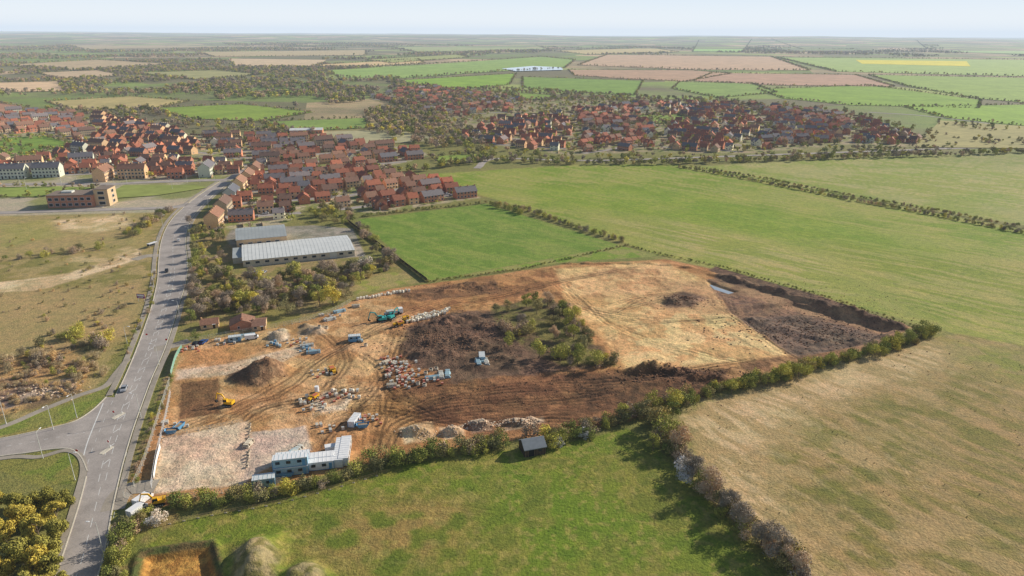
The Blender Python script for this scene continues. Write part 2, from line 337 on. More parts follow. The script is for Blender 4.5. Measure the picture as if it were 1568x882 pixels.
def asphalt(name,c):
    m,nt,b=mat(name); k=ramp(nt,noise(nt,.12,4),[(.3,(.76,)*3),(.7,(1.16,)*3)]); k2=ramp(nt,noise(nt,2.5,3),[(.3,(.85,)*3),(.7,(1.15,)*3)])
    nt.links.new(mixc(nt,1.,mixc(nt,1.,c,k,'MULTIPLY'),k2,'MULTIPLY'),b.inputs["Base Color"]); return m
M={}
M['asphalt']=asphalt("asphalt",S(156,151,152)); M['path']=asphalt("footway_tarmac",S(152,146,140)); M['kerb']=simple("kerb_concrete",S(190,186,178)); M['paint']=simple("road_paint",(.75,.75,.72),.1)
M['brick']=simple("red_brick",S(182,130,108),.15,1.5,obj=True);M['brick2']=simple("buff_brick",S(204,180,148),.12,1.5,obj=True);M['render']=simple("cream_render",S(228,218,204),.06,1,obj=True)
M['roofr']=simple("red_clay_tile",S(158,104,86),.2,1.2,obj=True);M['roofb']=simple("brown_tile",S(136,108,96),.2,1.2,obj=True);M['roofg']=simple("slate_tile",S(122,120,128),.15,1.2,obj=True)
M['white']=simple("white_frame",(.75,.75,.75),.05);M['glass']=simple("window_glass",(.03,.04,.05),.05,1,.15)
M['metalroof']=simple("metal_sheet_roof",S(196,202,210),.07,.2,.6);M['metalroof2']=simple("grey_sheet_roof",S(152,160,168),.08,.2,.6);M['dark']=simple("dark_timber",S(62,52,46),.2,2);M['wood']=simple("fence_timber",S(150,130,108),.2,1)
M['flatroof']=simple("flat_roof_felt",S(124,112,106),.1,.5)
M['steel']=simple("galvanised_steel",S(190,194,196),.08,2,.5);M['black']=simple("rubber_black",(.02,.02,.02),.1);M['yellow']=simple("yellow_plant_paint",S(220,168,40),.08,2,.4);M['teal']=simple("teal_plant_paint",S(60,160,165),.08,2,.4)
M['blue']=simple("blue_steel_paint",S(90,144,190),.12,2,.5);M['cabin']=simple("cabin_grey_white",S(224,228,232),.06,1,.6);M['cabinroof']=simple("cabin_roof",S(194,202,212),.08,1,.6)
M['bag']=simple("white_bulk_bag",S(216,212,206),.1,2);M['concrete']=simple("concrete",S(190,184,174),.12,2);M['brickred']=simple("brick_pack",S(180,106,84),.2,3);M['sheetb']=simple("blue_wrap",S(144,174,194),.15,3);M['red']=simple("red_paint",S(180,60,54),.1,3,.4)
M['sheetg']=simple("grey_wrap",S(178,182,184),.15,3)
def foliage(name,c1,c2,sc_=.5):
    m,nt,b=mat(name); oi=nd(nt,"ShaderNodeObjectInfo")
    tc=nd(nt,"ShaderNodeTexCoord")
    n=noise(nt,sc_,2,tc.outputs["Object"])
    c=mixc(nt,ramp(nt,n,[(.35,(0,0,0)),(.65,(1,1,1))]),c1,c2)
    r=ramp(nt,oi.outputs["Random"],[(0,(.66,.7,.72)),(.5,(1,1,1)),(1,(1.4,1.22,.98))])
    nt.links.new(mixc(nt,1.,c,r,'MULTIPLY'),b.inputs["Base Color"]); return m
FO={'green':foliage("foliage_green",(.24,.27,.06),(.37,.39,.10)),'lime':foliage("foliage_fresh_lime",(.46,.45,.09),(.60,.55,.13)),'olive':foliage("foliage_olive",(.30,.27,.11),(.40,.35,.16)),
'bare':foliage("twigs_bare",(.40,.31,.22),(.55,.44,.33)),'blossom':foliage("white_blossom",(.62,.58,.55),(.8,.78,.76)),'conifer':foliage("conifer_foliage",(.34,.31,.06),(.54,.46,.10),.3),'reed':foliage("reed_straw",(.54,.41,.22),(.68,.54,.32))}
M['bark']=simple("bark",(.20,.15,.11),.2,2)
# ---------------------------------------------------------------- mesh builder
class MB:
    def __init__(s): s.v=[];s.f=[];s.m=[];s.mats=[]
    def mi(s,k):
        k=M[k] if isinstance(k,str) else k
        if k not in s.mats: s.mats.append(k)
        return s.mats.index(k)
    def add(s,V,Fc,k):
        o=len(s.v); s.v+= [tuple(p) for p in V]; s.f+=[tuple(i+o for i in f) for f in Fc]; s.m+=[s.mi(k)]*len(Fc)
    def box(s,c,d,k,rz=0,tp=1.,ry=0):
        x,y,z=[q/2 for q in d]; V=[]
        R=Matrix.Rotation(rz,3,'Z')@Matrix.Rotation(ry,3,'Y')
        for dz in (-1,1):
            t=tp if dz>0 else 1
            for a,b_ in ((-1,-1),(1,-1),(1,1),(-1,1)): V.append(Vector(c)+R@Vector((a*x*t,b_*y*t,dz*z)))
        s.add(V,[(3,2,1,0),(4,5,6,7),(0,1,5,4),(1,2,6,5),(2,3,7,6),(3,0,4,7)],k)
    def prism(s,P,x0,x1,k,axis='x',off=(0,0,0)):
        n=len(P)
        f=(lambda x,p:(x+off[0],p[0]+off[1],p[1]+off[2])) if axis=='x' else (lambda x,p:(p[0]+off[0],x+off[1],p[1]+off[2]))
        V=[f(x0,p) for p in P]+[f(x1,p) for p in P]
        s.add(V,[tuple(range(n))[::-1],tuple(range(n,2*n))]+[(i,(i+1)%n,(i+1)%n+n,i+n) for i in range(n)],k)
    def cyl(s,a,b_,r1,r2,n,k):
        a=Vector(a);b_=Vector(b_);d=(b_-a).normalized(); q=d.orthogonal().normalized(); w=d.cross(q); V=[]
        for c,r in ((a,r1),(b_,r2)):
            for i in range(n): t=2*math.pi*i/n; V.append(c+q*math.cos(t)*r+w*math.sin(t)*r)
        s.add(V,[(i,(i+1)%n,(i+1)%n+n,i+n) for i in range(n)]+[tuple(range(n))[::-1],tuple(range(n,2*n))],k)
    def mesh(s,name):
        me=bpy.data.meshes.new(name); me.from_pydata(s.v,[],s.f); 
        for k in s.mats: me.materials.append(k)
        me.polygons.foreach_set("material_index",s.m); me.update(); return me
def put(name,me,x,y,z=0.,rz=0.,s=1.):
    o=bpy.data.objects.new(name,me); o.location=(x,y,z); o.rotation_euler=(0,0,rz); 
    o.scale=(s,s,s) if not hasattr(s,'__len__') else s
    sc.collection.objects.link(o); return o
def putp(name,me,u,v,rz=0.,s=1.,dz=0.):
    x,y=G(u,v); return put(name,me,x,y,hz(x,y)+dz,math.radians(rz),s)
# ---------------------------------------------------------------- far field sheets
FL=[([(1160,137),(1330,131),(1500,153),(1500,166),(1300,161),(1200,151)],(124,156,58)),
([(1040,126),(1150,128),(1190,142),(1100,150),(1030,136)],(126,152,80)),
([(870,107),(1060,108),(1120,113),(1050,125),(960,121),(880,116)],(174,146,124)),
([(1090,112),(1310,115),(1370,133),(1190,131),(1062,124)],(174,144,126)),
([(1330,115),(1600,120),(1600,160),(1505,152),(1392,133)],(134,160,78)),
([(930,84),(1180,87),(1240,108),(1060,107),(885,100)],(186,160,136)),
([(1190,88),(1600,92),(1600,118),(1280,110)],(148,172,98)),
([(1310,92),(1480,94),(1486,102),(1320,98)],(208,200,66)),
([(1385,164),(1600,160),(1600,196),(1450,181)],(128,162,56)),
([(1070,66),(1150,66),(1135,80),(1060,79)],(146,184,104)),
([(1180,66),(1400,67),(1420,76),(1230,76)],(166,182,128)),([(1420,68),(1600,70),(1600,84),(1460,80)],(148,176,110)),
([(800,118),(985,124),(972,146),(880,141),(800,134)],(118,148,68)),
([(600,124),(790,113),(780,130),(690,138)],(128,162,58)),
([(500,108),(640,100),(830,87),(880,92),(866,104),(760,110),(620,120),(520,119)],(136,164,88)),
([(480,100),(640,91),(650,97),(520,104)],(202,178,136)),
([(235,166),(370,160),(480,172),(400,186),(290,182)],(126,150,62)),
([(400,187),(560,181),(566,196),(450,202)],(124,148,76)),([(470,203),(600,199),(690,215),(560,222),(500,213)],(160,158,128)),
([(70,156),(200,148),(290,155),(240,166),(110,168)],(170,158,110)),
([(-60,128),(90,125),(100,140),(-60,142)],(206,180,150)),
([(-60,216),(70,208),(112,222),(40,238),(-60,240)],(114,142,60)),
([(-60,288),(90,286),(150,288),(60,302),(-60,302)],(130,148,74)),
([(190,284),(300,284),(318,288),(240,300),(150,306)],(134,146,80)),
([(-60,156),(0,158),(44,165),(20,174),(-60,174)],(166,128,108)),
([(350,90),(500,92),(480,104),(360,102)],(196,176,148)),([(300,80),(560,77),(560,85),(330,87)],(176,162,128)),
([(780,142),(850,146),(840,154),(800,152)],(122,148,66)),([(960,178),(1040,176),(1060,186),(1000,190)],(126,148,70)),([(660,240),(730,237),(740,248),(680,252)],(126,148,66)),
([(1440,185),(1600,196),(1600,228),(1400,226),(1420,205)],(150,146,98)),([(600,72),(820,70),(840,76),(640,80)],(152,162,110)),([(100,68),(330,66),(360,72),(130,76)],(168,154,122)),
([(850,78),(1000,74),(1040,80),(900,84)],(184,170,122)),([(0,100),(150,92),(260,98),(120,108)],(176,158,128)),
([(200,112),(330,108),(400,114),(300,122)],(152,152,106)),([(60,112),(150,108),(190,116),(90,122)],(186,166,140)),([(560,92),(700,84),(720,88),(600,97)],(152,160,98))]
for i,(P,c) in enumerate(FL):
    W=GP(P); me=bpy.data.meshes.new("field"); me.from_pydata([(x,y,0) for x,y in W],[],[tuple(range(len(W)))]); me.materials.append(fm)
    d=min(w[1] for w in W); o=put("crop_field",me,0,0,.05+.0004*d+.01*i); o.color=(*S(*c),1)
W=GP([(768,106),(815,102),(860,104),(862,108),(790,110)]); me=bpy.data.meshes.new("lake"); me.from_pydata([(x,y,2.5) for x,y in W],[],[tuple(range(len(W)))]); me.materials.append(simple("water",S(170,190,215),.03,.01,.1)); put("lake_water",me,0,0)
W=GP([(1084,432),(1100,438),(1124,446),(1116,448),(1094,441)]); me=bpy.data.meshes.new("p"); me.from_pydata([(x,y,-.8) for x,y in W],[],[tuple(range(len(W)))]); me.materials.append(simple("pond_water",S(150,165,185),.05,.3,.08)); put("drainage_pond_water",me,0,0)
# ---------------------------------------------------------------- roads
def ribbon(mb,L,R,z,k):
    n=len(L); V=[(x,y,z) for x,y in L]+[(x,y,z) for x,y in R]
    mb.add(V,[(i,i+n,i+n+1,i+1) for i in range(n-1)],k)
def offs(P,o):
    P=np.array(P);T=np.gradient(P,axis=0);T/=np.linalg.norm(T,axis=1)[:,None]+1e-9
    return P+np.stack([-T[:,1],T[:,0]],1)*o
def strip(mb,P,w,z0,z1,k):
    L=offs(P,w/2);R=offs(P,-w/2);n=len(P)
    V=[(*p,z1) for p in L]+[(*p,z1) for p in R]+[(*p,z0) for p in L]+[(*p,z0) for p in R]; Fc=[]
    for i in range(n-1): Fc+=[(i,i+n,i+n+1,i+1),(i+2*n,i,i+1,i+1+2*n),(i+n,i+3*n,i+1+3*n,i+1+n)]
    mb.add(V,Fc,k)
rows=[(1000,30,104),(882,84,150),(830,103,163),(780,119,172),(740,130,181),(700,139,191),(660,153,203),(620,170,217),(580,190,232),(540,207,250),(500,222,264),(470,232,273),(430,241,285),(400,243,287),(370,247,284),(345,257,289),(325,273,301),(305,297,320),(290,318,337),(278,337,354)]
ML=smooth([G(l,v) for v,l,r in rows],8); MR=smooth([G(r,v) for v,l,r in rows],8)
mb=MB(); ribbon(mb,ML,MR,.10,'asphalt'); put("main_road",mb.mesh("main_road"),0,0)
mid=[((a[0]+b_[0])/2,(a[1]+b_[1])/2) for a,b_ in zip(ML,MR)]
ST=smooth(GP([(-250,722),(-100,690),(0,672),(40,664),(80,655),(115,645),(142,628),(163,608)]),6); SB=smooth(GP([(-250,762),(-100,716),(0,699),(40,694),(80,688),(108,688),(124,700),(134,722)]),6)
mb=MB(); ribbon(mb,ST,SB,.096,'asphalt'); W=[ST[-1],SB[-1],G(150,735),G(175,680),G(190,610)]; mb.add([(*p,.093) for p in W],[(0,1,2,3,4)],'asphalt'); put("side_road",mb.mesh("side_road"),0,0)
nk=next(i for i,p in enumerate(MR) if p[1]>G(0,770)[1])
mb=MB()
j0=next(i for i,p in enumerate(ML) if p[1]>G(0,728)[1]); j1=next(i for i,p in enumerate(ML) if p[1]>G(0,604)[1])
for P in (ML[:j0],ML[j1:],MR,ST,SB): strip(mb,P,.3,0,.22,'kerb')
put("kerb",mb.mesh("kerb"),0,0)
mb=MB(); 
strip(mb,offs(ML[j1:],2.2),2.0,0,.21,'path'); strip(mb,offs(MR[nk:],-1.4),1.8,0,.21,'path')
strip(mb,smooth(GP([(-120,690),(0,655),(60,630),(120,606),(160,592),(178,572),(196,550)]),6),2.4,0,.16,'path')
strip(mb,smooth(GP([(-60,712),(20,700),(60,700),(100,690),(122,698),(128,720),(118,760),(100,820),(75,890)]),5),1.8,0,.17,'path')
strip(mb,smooth(GP([(172,782),(182,760),(200,748),(240,744)]),5),6,0,.11,'path')
strip(mb,smooth(GP([(236,535),(262,530),(290,522)]),5),5,0,.11,'path')
strip(mb,smooth(GP([(244,392),(225,392),(205,398)]),5),6,0,.11,'path')
put("footway",mb.mesh("footway"),0,0)
mb=MB(); mp=np.array(mid); seg=np.r_[0,np.cumsum(np.linalg.norm(np.diff(mp,axis=0),axis=1))]
def at_(s): return np.array([np.interp(s,seg,mp[:,0]),np.interp(s,seg,mp[:,1])])
def strip_flat(P,w,z=.106):
    L=offs(P,w/2);R=offs(P,-w/2); ribbon(mb,[tuple(p) for p in L],[tuple(p) for p in R],z,'paint')
def dash(s0,s1,o,w):
    P=np.array([at_(s) for s in np.linspace(s0,s1,5)]); strip_flat(offs(P,o),w)
s=5
while s<seg[-1]-10:
    for o in (0.9,-0.9) if 60<s<260 else (0,): dash(s,s+4,o,.14)
    s+=7
for o in (5.0,-5.0):
    s=0
    while s<230: dash(s,s+2.5,o,.1); s+=6
for s in np.arange(70,250,9):
    a=at_(s);b_=at_(s+2.2); t=(b_-a)/np.linalg.norm(b_-a); n=np.array([-t[1],t[0]]); strip_flat(np.array([a+n*.7,(a+b_)/2,b_-n*.7]),.25)
sm=[((a[0]+b_[0])/2,(a[1]+b_[1])/2) for a,b_ in zip(ST,SB)]
for i in range(4,len(sm)-8,3): strip_flat(np.array([sm[i],sm[i+1]]),.15)
strip_flat(np.array(smooth(GP([(126,706),(136,672),(158,618)]),5)),.3)
put("road_marking",mb.mesh("road_marking"),0,0)
# ---------------------------------------------------------------- trees
def leafquads(P,Dn,size,el,rngl):
    n=len(P); nr=Dn+rngl.normal(0,.42,(n,3)); nr/=np.linalg.norm(nr,axis=1)[:,None]
    a=np.cross(nr,rngl.normal(size=(n,3))); a/=np.linalg.norm(a,axis=1)[:,None]; b_=np.cross(nr,a)
    s=size*rngl.uniform(.6,1.35,(n,1)); a=a*s*el; b_=b_*s/el
    V=np.stack([P-a*.5,P+b_*.5,P+a*.5+nr*s*.15,P-b_*.5],1).reshape(-1,3)
    return V
def tree(name,kind,n,size,ht,cr,base,el=1.,seed=0):
    r=np.random.default_rng(seed); mb=MB(); rd=random.Random(seed)
    tr=max(.08,ht*.022); mb.cyl((0,0,-.5),(0,0,ht*.55),tr,tr*.5,6,'bark')
    for i in range(6):
        a=i*1.05+rd.random(); z0=ht*rd.uniform(.12,.45); L=cr*rd.uniform(.5,.85)
        mb.cyl((0,0,z0),(math.cos(a)*L,math.sin(a)*L,z0+ht*rd.uniform(.2,.4)),tr*.45,tr*.12,4,'bark')
    nl=rd.randint(9,14); lobes=[]
    for i in range(nl):
        a=rd.uniform(0,6.28); zz=rd.uniform(0,1); rad=cr*rd.uniform(.3,.72)*math.sqrt(max(.08,1-(zz-.35)**2*1.6))
        lobes.append((math.cos(a)*rad,math.sin(a)*rad,base+(ht-base)*(.14+.68*zz),cr*rd.uniform(.28,.5)))
    w=np.array([l[3]**2 for l in lobes]); w/=w.sum(); li=r.choice(nl,n,p=w); Lb=np.array(lobes)[li]
    d=r.normal(size=(n,3)); d/=np.linalg.norm(d,axis=1)[:,None]
    rr=Lb[:,3:4]*(r.uniform(.25,1.08,(n,1))**.6); P=Lb[:,:3]+d*rr*np.array([1,1,.85]); D=d
    P[:,2]=np.maximum(P[:,2],.15)
    V=leafquads(P,D,size,el,r)
    mb.add(V.tolist(),[(4*i,4*i+1,4*i+2,4*i+3) for i in range(n)],FO[kind])
    return mb.mesh(name)
PR={}
def reg(key,name,mes): PR[key]=(name,mes)
for q,(n,sz) in {'h':(1300,.44),'l':(110,1.6)}.items():
    for kd,nm in (('green','deciduous_tree'),('lime','spring_leaf_tree'),('olive','oak_tree'),('bare','bare_tree'),('blossom','blossom_tree')):
        el=2.6 if (kd=='bare' and q=='h') else 1.2
        reg(kd+'_t'+q,nm,[tree(nm+q+str(i),kd,int(n*(1.2 if kd=='bare' else 1)),sz*(1 if q=='h' or kd!='bare' else .85),10,3.9+.5*i,2.0,el,10+i+len(kd)) for i in range(3)])
    for kd,nm in (('green','green_bush'),('lime','spring_bush'),('olive','hawthorn_bush'),('bare','bare_bush'),('blossom','blossom_bush'),('reed','reed_clump')):
        reg(kd+'_b'+q,nm,[tree(nm+q+str(i),kd,int(n*.5),sz*.62,3.6,2.1+.3*i,.05,1.2 if kd!='reed' else 3,40+i+len(kd)) for i in range(2)])
reg('conifer','leyland_cypress',[tree('cypress%d'%i,'conifer',3600,.40,7.8,3.6,.1,1.2,70+i) for i in range(3)])
PC={}
def proto_col(keys):
    k='|'.join(keys)
    if k in PC: return PC[k]
    c=bpy.data.collections.new("plants_%02d"%len(PC)); cnt={}; idx=0
    for ki,key in enumerate(keys):
        nm,ms=PR[key]; cnt[key]=[]
        for j,me in enumerate(ms):
            o=bpy.data.objects.new("p%02d_%02d_%02d_%s"%(len(PC),ki,j,nm),me); c.objects.link(o); cnt[key].append(idx); idx+=1
    PC[k]=(c,cnt); return PC[k]
def scatter(name,pts,keys):
    if not pts: return
    c,cnt=proto_col(keys)
    me=bpy.data.meshes.new(name); me.from_pydata([p[:3] for p in pts],[],[])
    a=me.attributes.new("scl",'FLOAT_VECTOR','POINT'); s=np.array([[p[3]*random.uniform(.85,1.2),p[3]*random.uniform(.85,1.2),p[3]*random.uniform(.85,1.15)] for p in pts],np.float32); a.data.foreach_set("vector",s.ravel())
    a=me.attributes.new("rot",'FLOAT_VECTOR','POINT'); s=np.array([[0,0,random.uniform(0,6.28)] for p in pts],np.float32); a.data.foreach_set("vector",s.ravel())
    a=me.attributes.new("idx",'INT','POINT'); a.data.foreach_set("value",np.array([random.choice(cnt[p[4]]) for p in pts],np.int32))
    o=bpy.data.objects.new(name,me); sc.collection.objects.link(o)
    nt=bpy.data.node_groups.new("inst","GeometryNodeTree")
    nt.interface.new_socket("Geometry",in_out='INPUT',socket_type='NodeSocketGeometry'); nt.interface.new_socket("Geometry",in_out='OUTPUT',socket_type='NodeSocketGeometry')
    gi=nt.nodes.new("NodeGroupInput");go=nt.nodes.new("NodeGroupOutput"); ip=nt.nodes.new("GeometryNodeInstanceOnPoints"); ci=nt.nodes.new("GeometryNodeCollectionInfo")
    ci.inputs["Collection"].default_value=c; ci.inputs["Separate Children"].default_value=True; ci.inputs["Reset Children"].default_value=True
    ip.inputs["Pick Instance"].default_value=True
    def na(nm,t):
        q=nt.nodes.new("GeometryNodeInputNamedAttribute"); q.data_type=t; q.inputs["Name"].default_value=nm; return q.outputs["Attribute"]
    nt.links.new(gi.outputs[0],ip.inputs["Points"]); nt.links.new(ci.outputs[0],ip.inputs["Instance"])
    nt.links.new(na("idx",'INT'),ip.inputs["Instance Index"]); nt.links.new(na("scl",'FLOAT_VECTOR'),ip.inputs["Scale"])
    e=nt.nodes.new("FunctionNodeEulerToRotation"); nt.links.new(na("rot",'FLOAT_VECTOR'),e.inputs[0]); nt.links.new(e.outputs[0],ip.inputs["Rotation"])
    nt.links.new(ip.outputs[0],go.inputs[0]); m=o.modifiers.new("scatter",'NODES'); m.node_group=nt; return o
def hedge(name,px,w,sp,smin,smax,keys,wt=None,world=False):
    P=np.array(px if world else GP(px)); seg=np.r_[0,np.cumsum(np.linalg.norm(np.diff(P,axis=0),axis=1))]; out=[]
    s=0
    while s<seg[-1]:
        x=np.interp(s,seg,P[:,0])+random.gauss(0,w/2);y=np.interp(s,seg,P[:,1])+random.gauss(0,w/2)
        out.append([x,y,0,random.uniform(smin,smax),random.choices(keys,wt)[0]]); s+=sp*random.uniform(.5,1.5)
    zz=height(np.array([p[0] for p in out]),np.array([p[1] for p in out]))
    for p,z in zip(out,zz): p[2]=float(z)
    scatter(name,out,keys)
def wood(name,px,sp,smin,smax,keys,wt=None,clump=0.,cs=60,excl=None):
    P=GP(px); a=np.array(P); lo=a.min(0);hi=a.max(0); n=int((hi[0]-lo[0])*(hi[1]-lo[1])/sp**2)
    n=min(n,60000); x=rng.uniform(lo[0],hi[0],n);y=rng.uniform(lo[1],hi[1],n)
    k=sdist(P,x,y)>0
    if clump>0: k&=fbm(x,y,cs,99,3)>clump
    if excl:
        for e in excl: k&=sdist(GP(e),x,y)<3
    x=x[k];y=y[k]; z=height(x,y)
    scatter(name,[(x[i],y[i],z[i],random.uniform(smin,smax),random.choices(keys,wt)[0]) for i in range(len(x))],keys)
    return len(x)
gh=['green_bh','olive_bh','lime_bh','bare_bh']
hedge("hedgerow",[(262,780),(300,768),(390,766),(480,744),(560,722),(640,704),(700,694),(770,684)],2.2,1.5,.7,1.35,gh,[5,4,3,2])
hedge("hedgerow",[(838,680),(900,664),(960,640),(1000,628),(1060,618)],2.6,1.4,.8,1.5,gh,[4,4,3,4])
hedge("hedgerow",[(560,716),(700,690),(900,655)],2.5,5,1.1,1.7,gh,[3,4,2,4])
hedge("hedgerow",[(1050,612),(1110,598),(1190,580),(1260,558),(1340,540),(1385,524),(1430,512)],2.6,1.6,.8,1.45,['green_bh','lime_bh','olive_bh'],[4,4,3])
hedge("hedgerow",[(1000,650),(1040,700),(1090,760),(1150,815),(1200,855),(1260,930)],2.4,1.3,.9,1.5,['olive_bh','bare_bh','green_bh'],[3,6,1])
def ptree(k,u,v,s):
    nm,ms=PR[k]; putp(nm,random.choice(ms),u,v,random.uniform(0,360),s)
for u,v,s,k in [(1005,655,.95,'olive'),(1020,672,1.0,'green'),(1038,690,.95,'bare'),(985,640,.75,'olive'),(1060,735,.9,'bare'),(1085,760,.95,'bare'),(1110,785,.85,'bare'),(1135,808,.9,'bare'),(1165,835,.85,'bare'),(1190,855,.9,'bare'),(1215,875,.85,'bare'),(1030,640,.7,'green'),(1000,690,.6,'green'),(178,862,.55,'lime'),(184,835,.6,'green'),(192,815,.5,'olive')]: ptree(k+'_th',u,v,s)
for u,v,s in [(1048,722,1.6),(1052,738,1.3),(895,670,1.1),(855,684,1.0),(245,800,1.2),(232,806,.9),(562,412,2.0),(556,408,1.6)]: ptree('blossom_bh',u,v,s)
for i,(u,v,s) in enumerate([(98,742,.8),(88,765,.95),(70,745,.9),(94,790,.9),(60,790,1.05),(80,820,1.0),(40,770,1.05),(84,850,.9),(55,850,1.1),(30,830,1.1),(10,790,1.0),(25,745,.8),(68,890,1.05),(38,890,1.1),(8,850,1.0),(5,900,1.0),(50,925,1.0),(20,930,1.0),(-10,750,.9),(50,750,.9),(90,875,.85)]): ptree('conifer',u,v+32,s)
hedge("roadside_scrub",[(168,900),(180,860),(192,830),(205,800),(222,790)],2.4,1.0,.6,1.2,gh,[4,3,5,2])
hedge("roadside_scrub",[(205,740),(225,680),(245,625),(262,575)],1.2,2.2,.25,.6,gh,[4,4,1,4])
wood("site_copse",[(760,468),(830,455),(860,470),(885,478),(905,520),(950,562),(880,565),(850,548),(800,530),(765,500)],3.6,.6,1.5,gh,[4,5,3,6],clump=.46,cs=14)
for u,v,s,k in [(778,478,.65,'olive'),(806,470,.75,'green'),(822,482,.8,'olive'),(870,500,.9,'green'),(880,492,.75,'lime'),(778,532,.7,'lime'),(826,548,.95,'lime'),(858,554,.9,'green'),(884,558,.9,'green'),(912,564,.8,'lime'),(890,540,.75,'olive'),(850,520,.7,'bare'),(800,500,.65,'bare'),(878,520,.8,'green'),(760,480,.55,'olive'),(838,470,.75,'bare'),(900,528,.75,'olive')]: ptree(k+'_th',u,v,s)
for u,v,s in [(1390,528,.7),(1410,518,.85),(1375,532,.65),(1336,546,.6),(1200,582,.75),(1222,578,.7),(1175,590,.6),(1268,560,.65),(1300,556,.6),(1030,628,.85),(1000,625,.75),(955,642,.65),(1120,602,.55),(1145,596,.6)]: ptree(random.choice(['lime_th','green_th']),u,v,s)
th_=['green_th','lime_th','olive_th','bare_th']
BELT=[(300,440),(330,420),(400,428),(500,418),(600,402),(608,408),(560,428),(540,445),(470,470),(430,470),(400,482),(330,480),(295,490)]
wood("tree_belt",BELT,7,.5,.95,th_,[2,3,4,6])
wood("tree_belt",BELT,5,.6,1.3,['bare_bh','olive_bh','green_bh'],[4,3,3])
for u,v,s,k in [(510,468,1.25,'lime'),(490,470,1.05,'lime'),(530,462,.85,'olive'),(318,480,.8,'bare'),(345,478,1.0,'bare'),(370,470,1.0,'lime'),(400,478,1.0,'bare'),(440,482,.9,'olive'),(300,520,.5,'green'),(300,400,.8,'green'),(305,430,.7,'lime'),(560,418,.8,'bare'),(590,408,.7,'olive'),(300,372,.7,'lime'),(297,455,.9,'bare'),(294,478,.8,'olive'),(299,415,.9,'lime'),(293,495,.7,'green'),(300,388,.8,'olive'),(298,440,.8,'bare')]: ptree(k+'_th',u,v,s)
wood("tree_belt",[(430,345),(500,318),(540,330),(600,395),(565,392),(545,350),(480,340),(440,345)],7.5,.5,.8,th_,[3,4,4,3])
wood("tree_belt",[(290,340),(345,355),(345,400),(335,425),(296,430),(293,380)],8,.4,.75,th_,[3,4,4,3])
hedge("boundary_hedge",[(530,340),(570,370),(655,432)],.5,1.5,.35,.5,['olive_bh'])
hedge("boundary_hedge",[(555,332),(640,322),(740,312)],.8,2.5,.4,.8,['olive_bh','green_bh'])
hedge("boundary_hedge",[(655,432),(800,412),(960,376),(1020,392),(1100,408),(1240,448),(1400,500)],.8,1.6,.2,.42,['green_bh','olive_bh'])
hedge("hedgerow",[(745,312),(800,320),(870,345),(960,372)],1.5,3,.6,1.3,gh,[3,4,3,3])
hedge("hedgerow",[(760,318),(785,320),(800,328)],3,4,1.0,1.6,gh,[5,2,3,0])
hedge("hedgerow",[(1040,256),(1150,276),(1300,306),(1420,328),(1568,358),(1800,400)],1.4,1.9,.5,.95,gh,[3,5,2,3])
hedge("hedgerow",[(1060,256),(1160,272),(1300,300),(1420,321),(1568,349),(1800,390)],1.4,2.2,.45,.8,gh,[3,5,2,3])
hedge("scrub",[(10,398),(90,388),(170,378)],4,4,.6,1.4,gh,[3,5,4,5]); hedge("scrub",[(200,362),(225,345),(260,325)],6,2.2,.8,1.8,gh,[3,4,5,4])
hedge("scrub",[(80,525),(120,520),(165,530)],7,2.2,.8,1.9,['lime_bh','bare_bh','olive_bh'],[6,4,3]); hedge("scrub",[(0,560),(60,545),(130,560),(160,580)],7,1.6,.5,1.3,['reed_bh','bare_bh','lime_bh'],[6,3,2])
wood("reed_bed",[(0,570),(100,545),(140,560),(120,600),(0,640)],2.4,.25,.6,['reed_bh','bare_bh'],[7,2],clump=.38,cs=15)
wood("scrub",[(0,330),(240,325),(225,440),(190,510),(140,600),(0,600)],8,.15,.6,['reed_bh']+gh,[4,2,4,2,4],clump=.5,cs=25)
wood("scrub",[(60,480),(200,460),(190,510),(150,580),(60,540)],6,.2,.8,['reed_bh','bare_bh','lime_bh','olive_bh'],[5,3,2,2],clump=.45,cs=18)
hedge("scrub",[(235,420),(232,460),(210,505),(190,545)],1.5,4,.3,.7,gh)
wood("rough_grass_tuft",[(1060,650),(1450,530),(1568,540),(1568,880),(1250,880)],5.5,.05,.13,['olive_bh','reed_bh'],[2,1],clump=.5,cs=20)
wood("rough_grass_tuft",[(330,800),(850,700),(1050,760),(1200,880),(300,900)],4.5,.05,.11,['green_bh','olive_bh'],[3,1],clump=.5,cs=12)
tl=['green_tl','lime_tl','olive_tl','bare_tl']
hedge("tree_line",[(730,246),(850,252),(1000,252),(1120,248),(1400,240),(1568,234),(1800,226)],6,2.8,.35,.85,tl,[3,4,5,4])
hedge("tree_line",[(560,262),(640,262),(720,250),(760,240)],7,3.5,.5,.9,tl,[3,3,4,4])
fields=[f[0] for f in FL]
wood("woodland",[(560,170),(640,165),(700,190),(760,222),(740,240),(650,225),(560,200)],10,.6,1.1,tl,[2,3,3,7])
wood("woodland",[(760,225),(870,240),(1000,236),(1130,240),(1290,226),(1440,228),(1440,236),(1130,250),(860,254),(730,240)],12,.35,.7,tl,[3,4,5,4])
n1=wood("woodland",[(-100,100),(300,92),(560,100),(620,125),(640,160),(480,170),(360,155),(250,150),(60,145),(-100,160)],14,.7,1.3,tl,[2,3,3,8],clump=.45,cs=120,excl=fields)
n1b=wood("woodland",[(60,168),(230,166),(290,185),(400,190),(560,200),(640,225),(520,212),(300,200),(200,186)],12,.5,1.0,tl,[2,3,4,5],clump=.38,cs=60,excl=fields)
n2=wood("woodland",[(620,128),(760,135),(980,148),(1140,155),(1290,170),(1400,200),(1120,160),(900,155),(700,160)],15,.5,1.0,tl,[2,3,4,6],excl=fields)
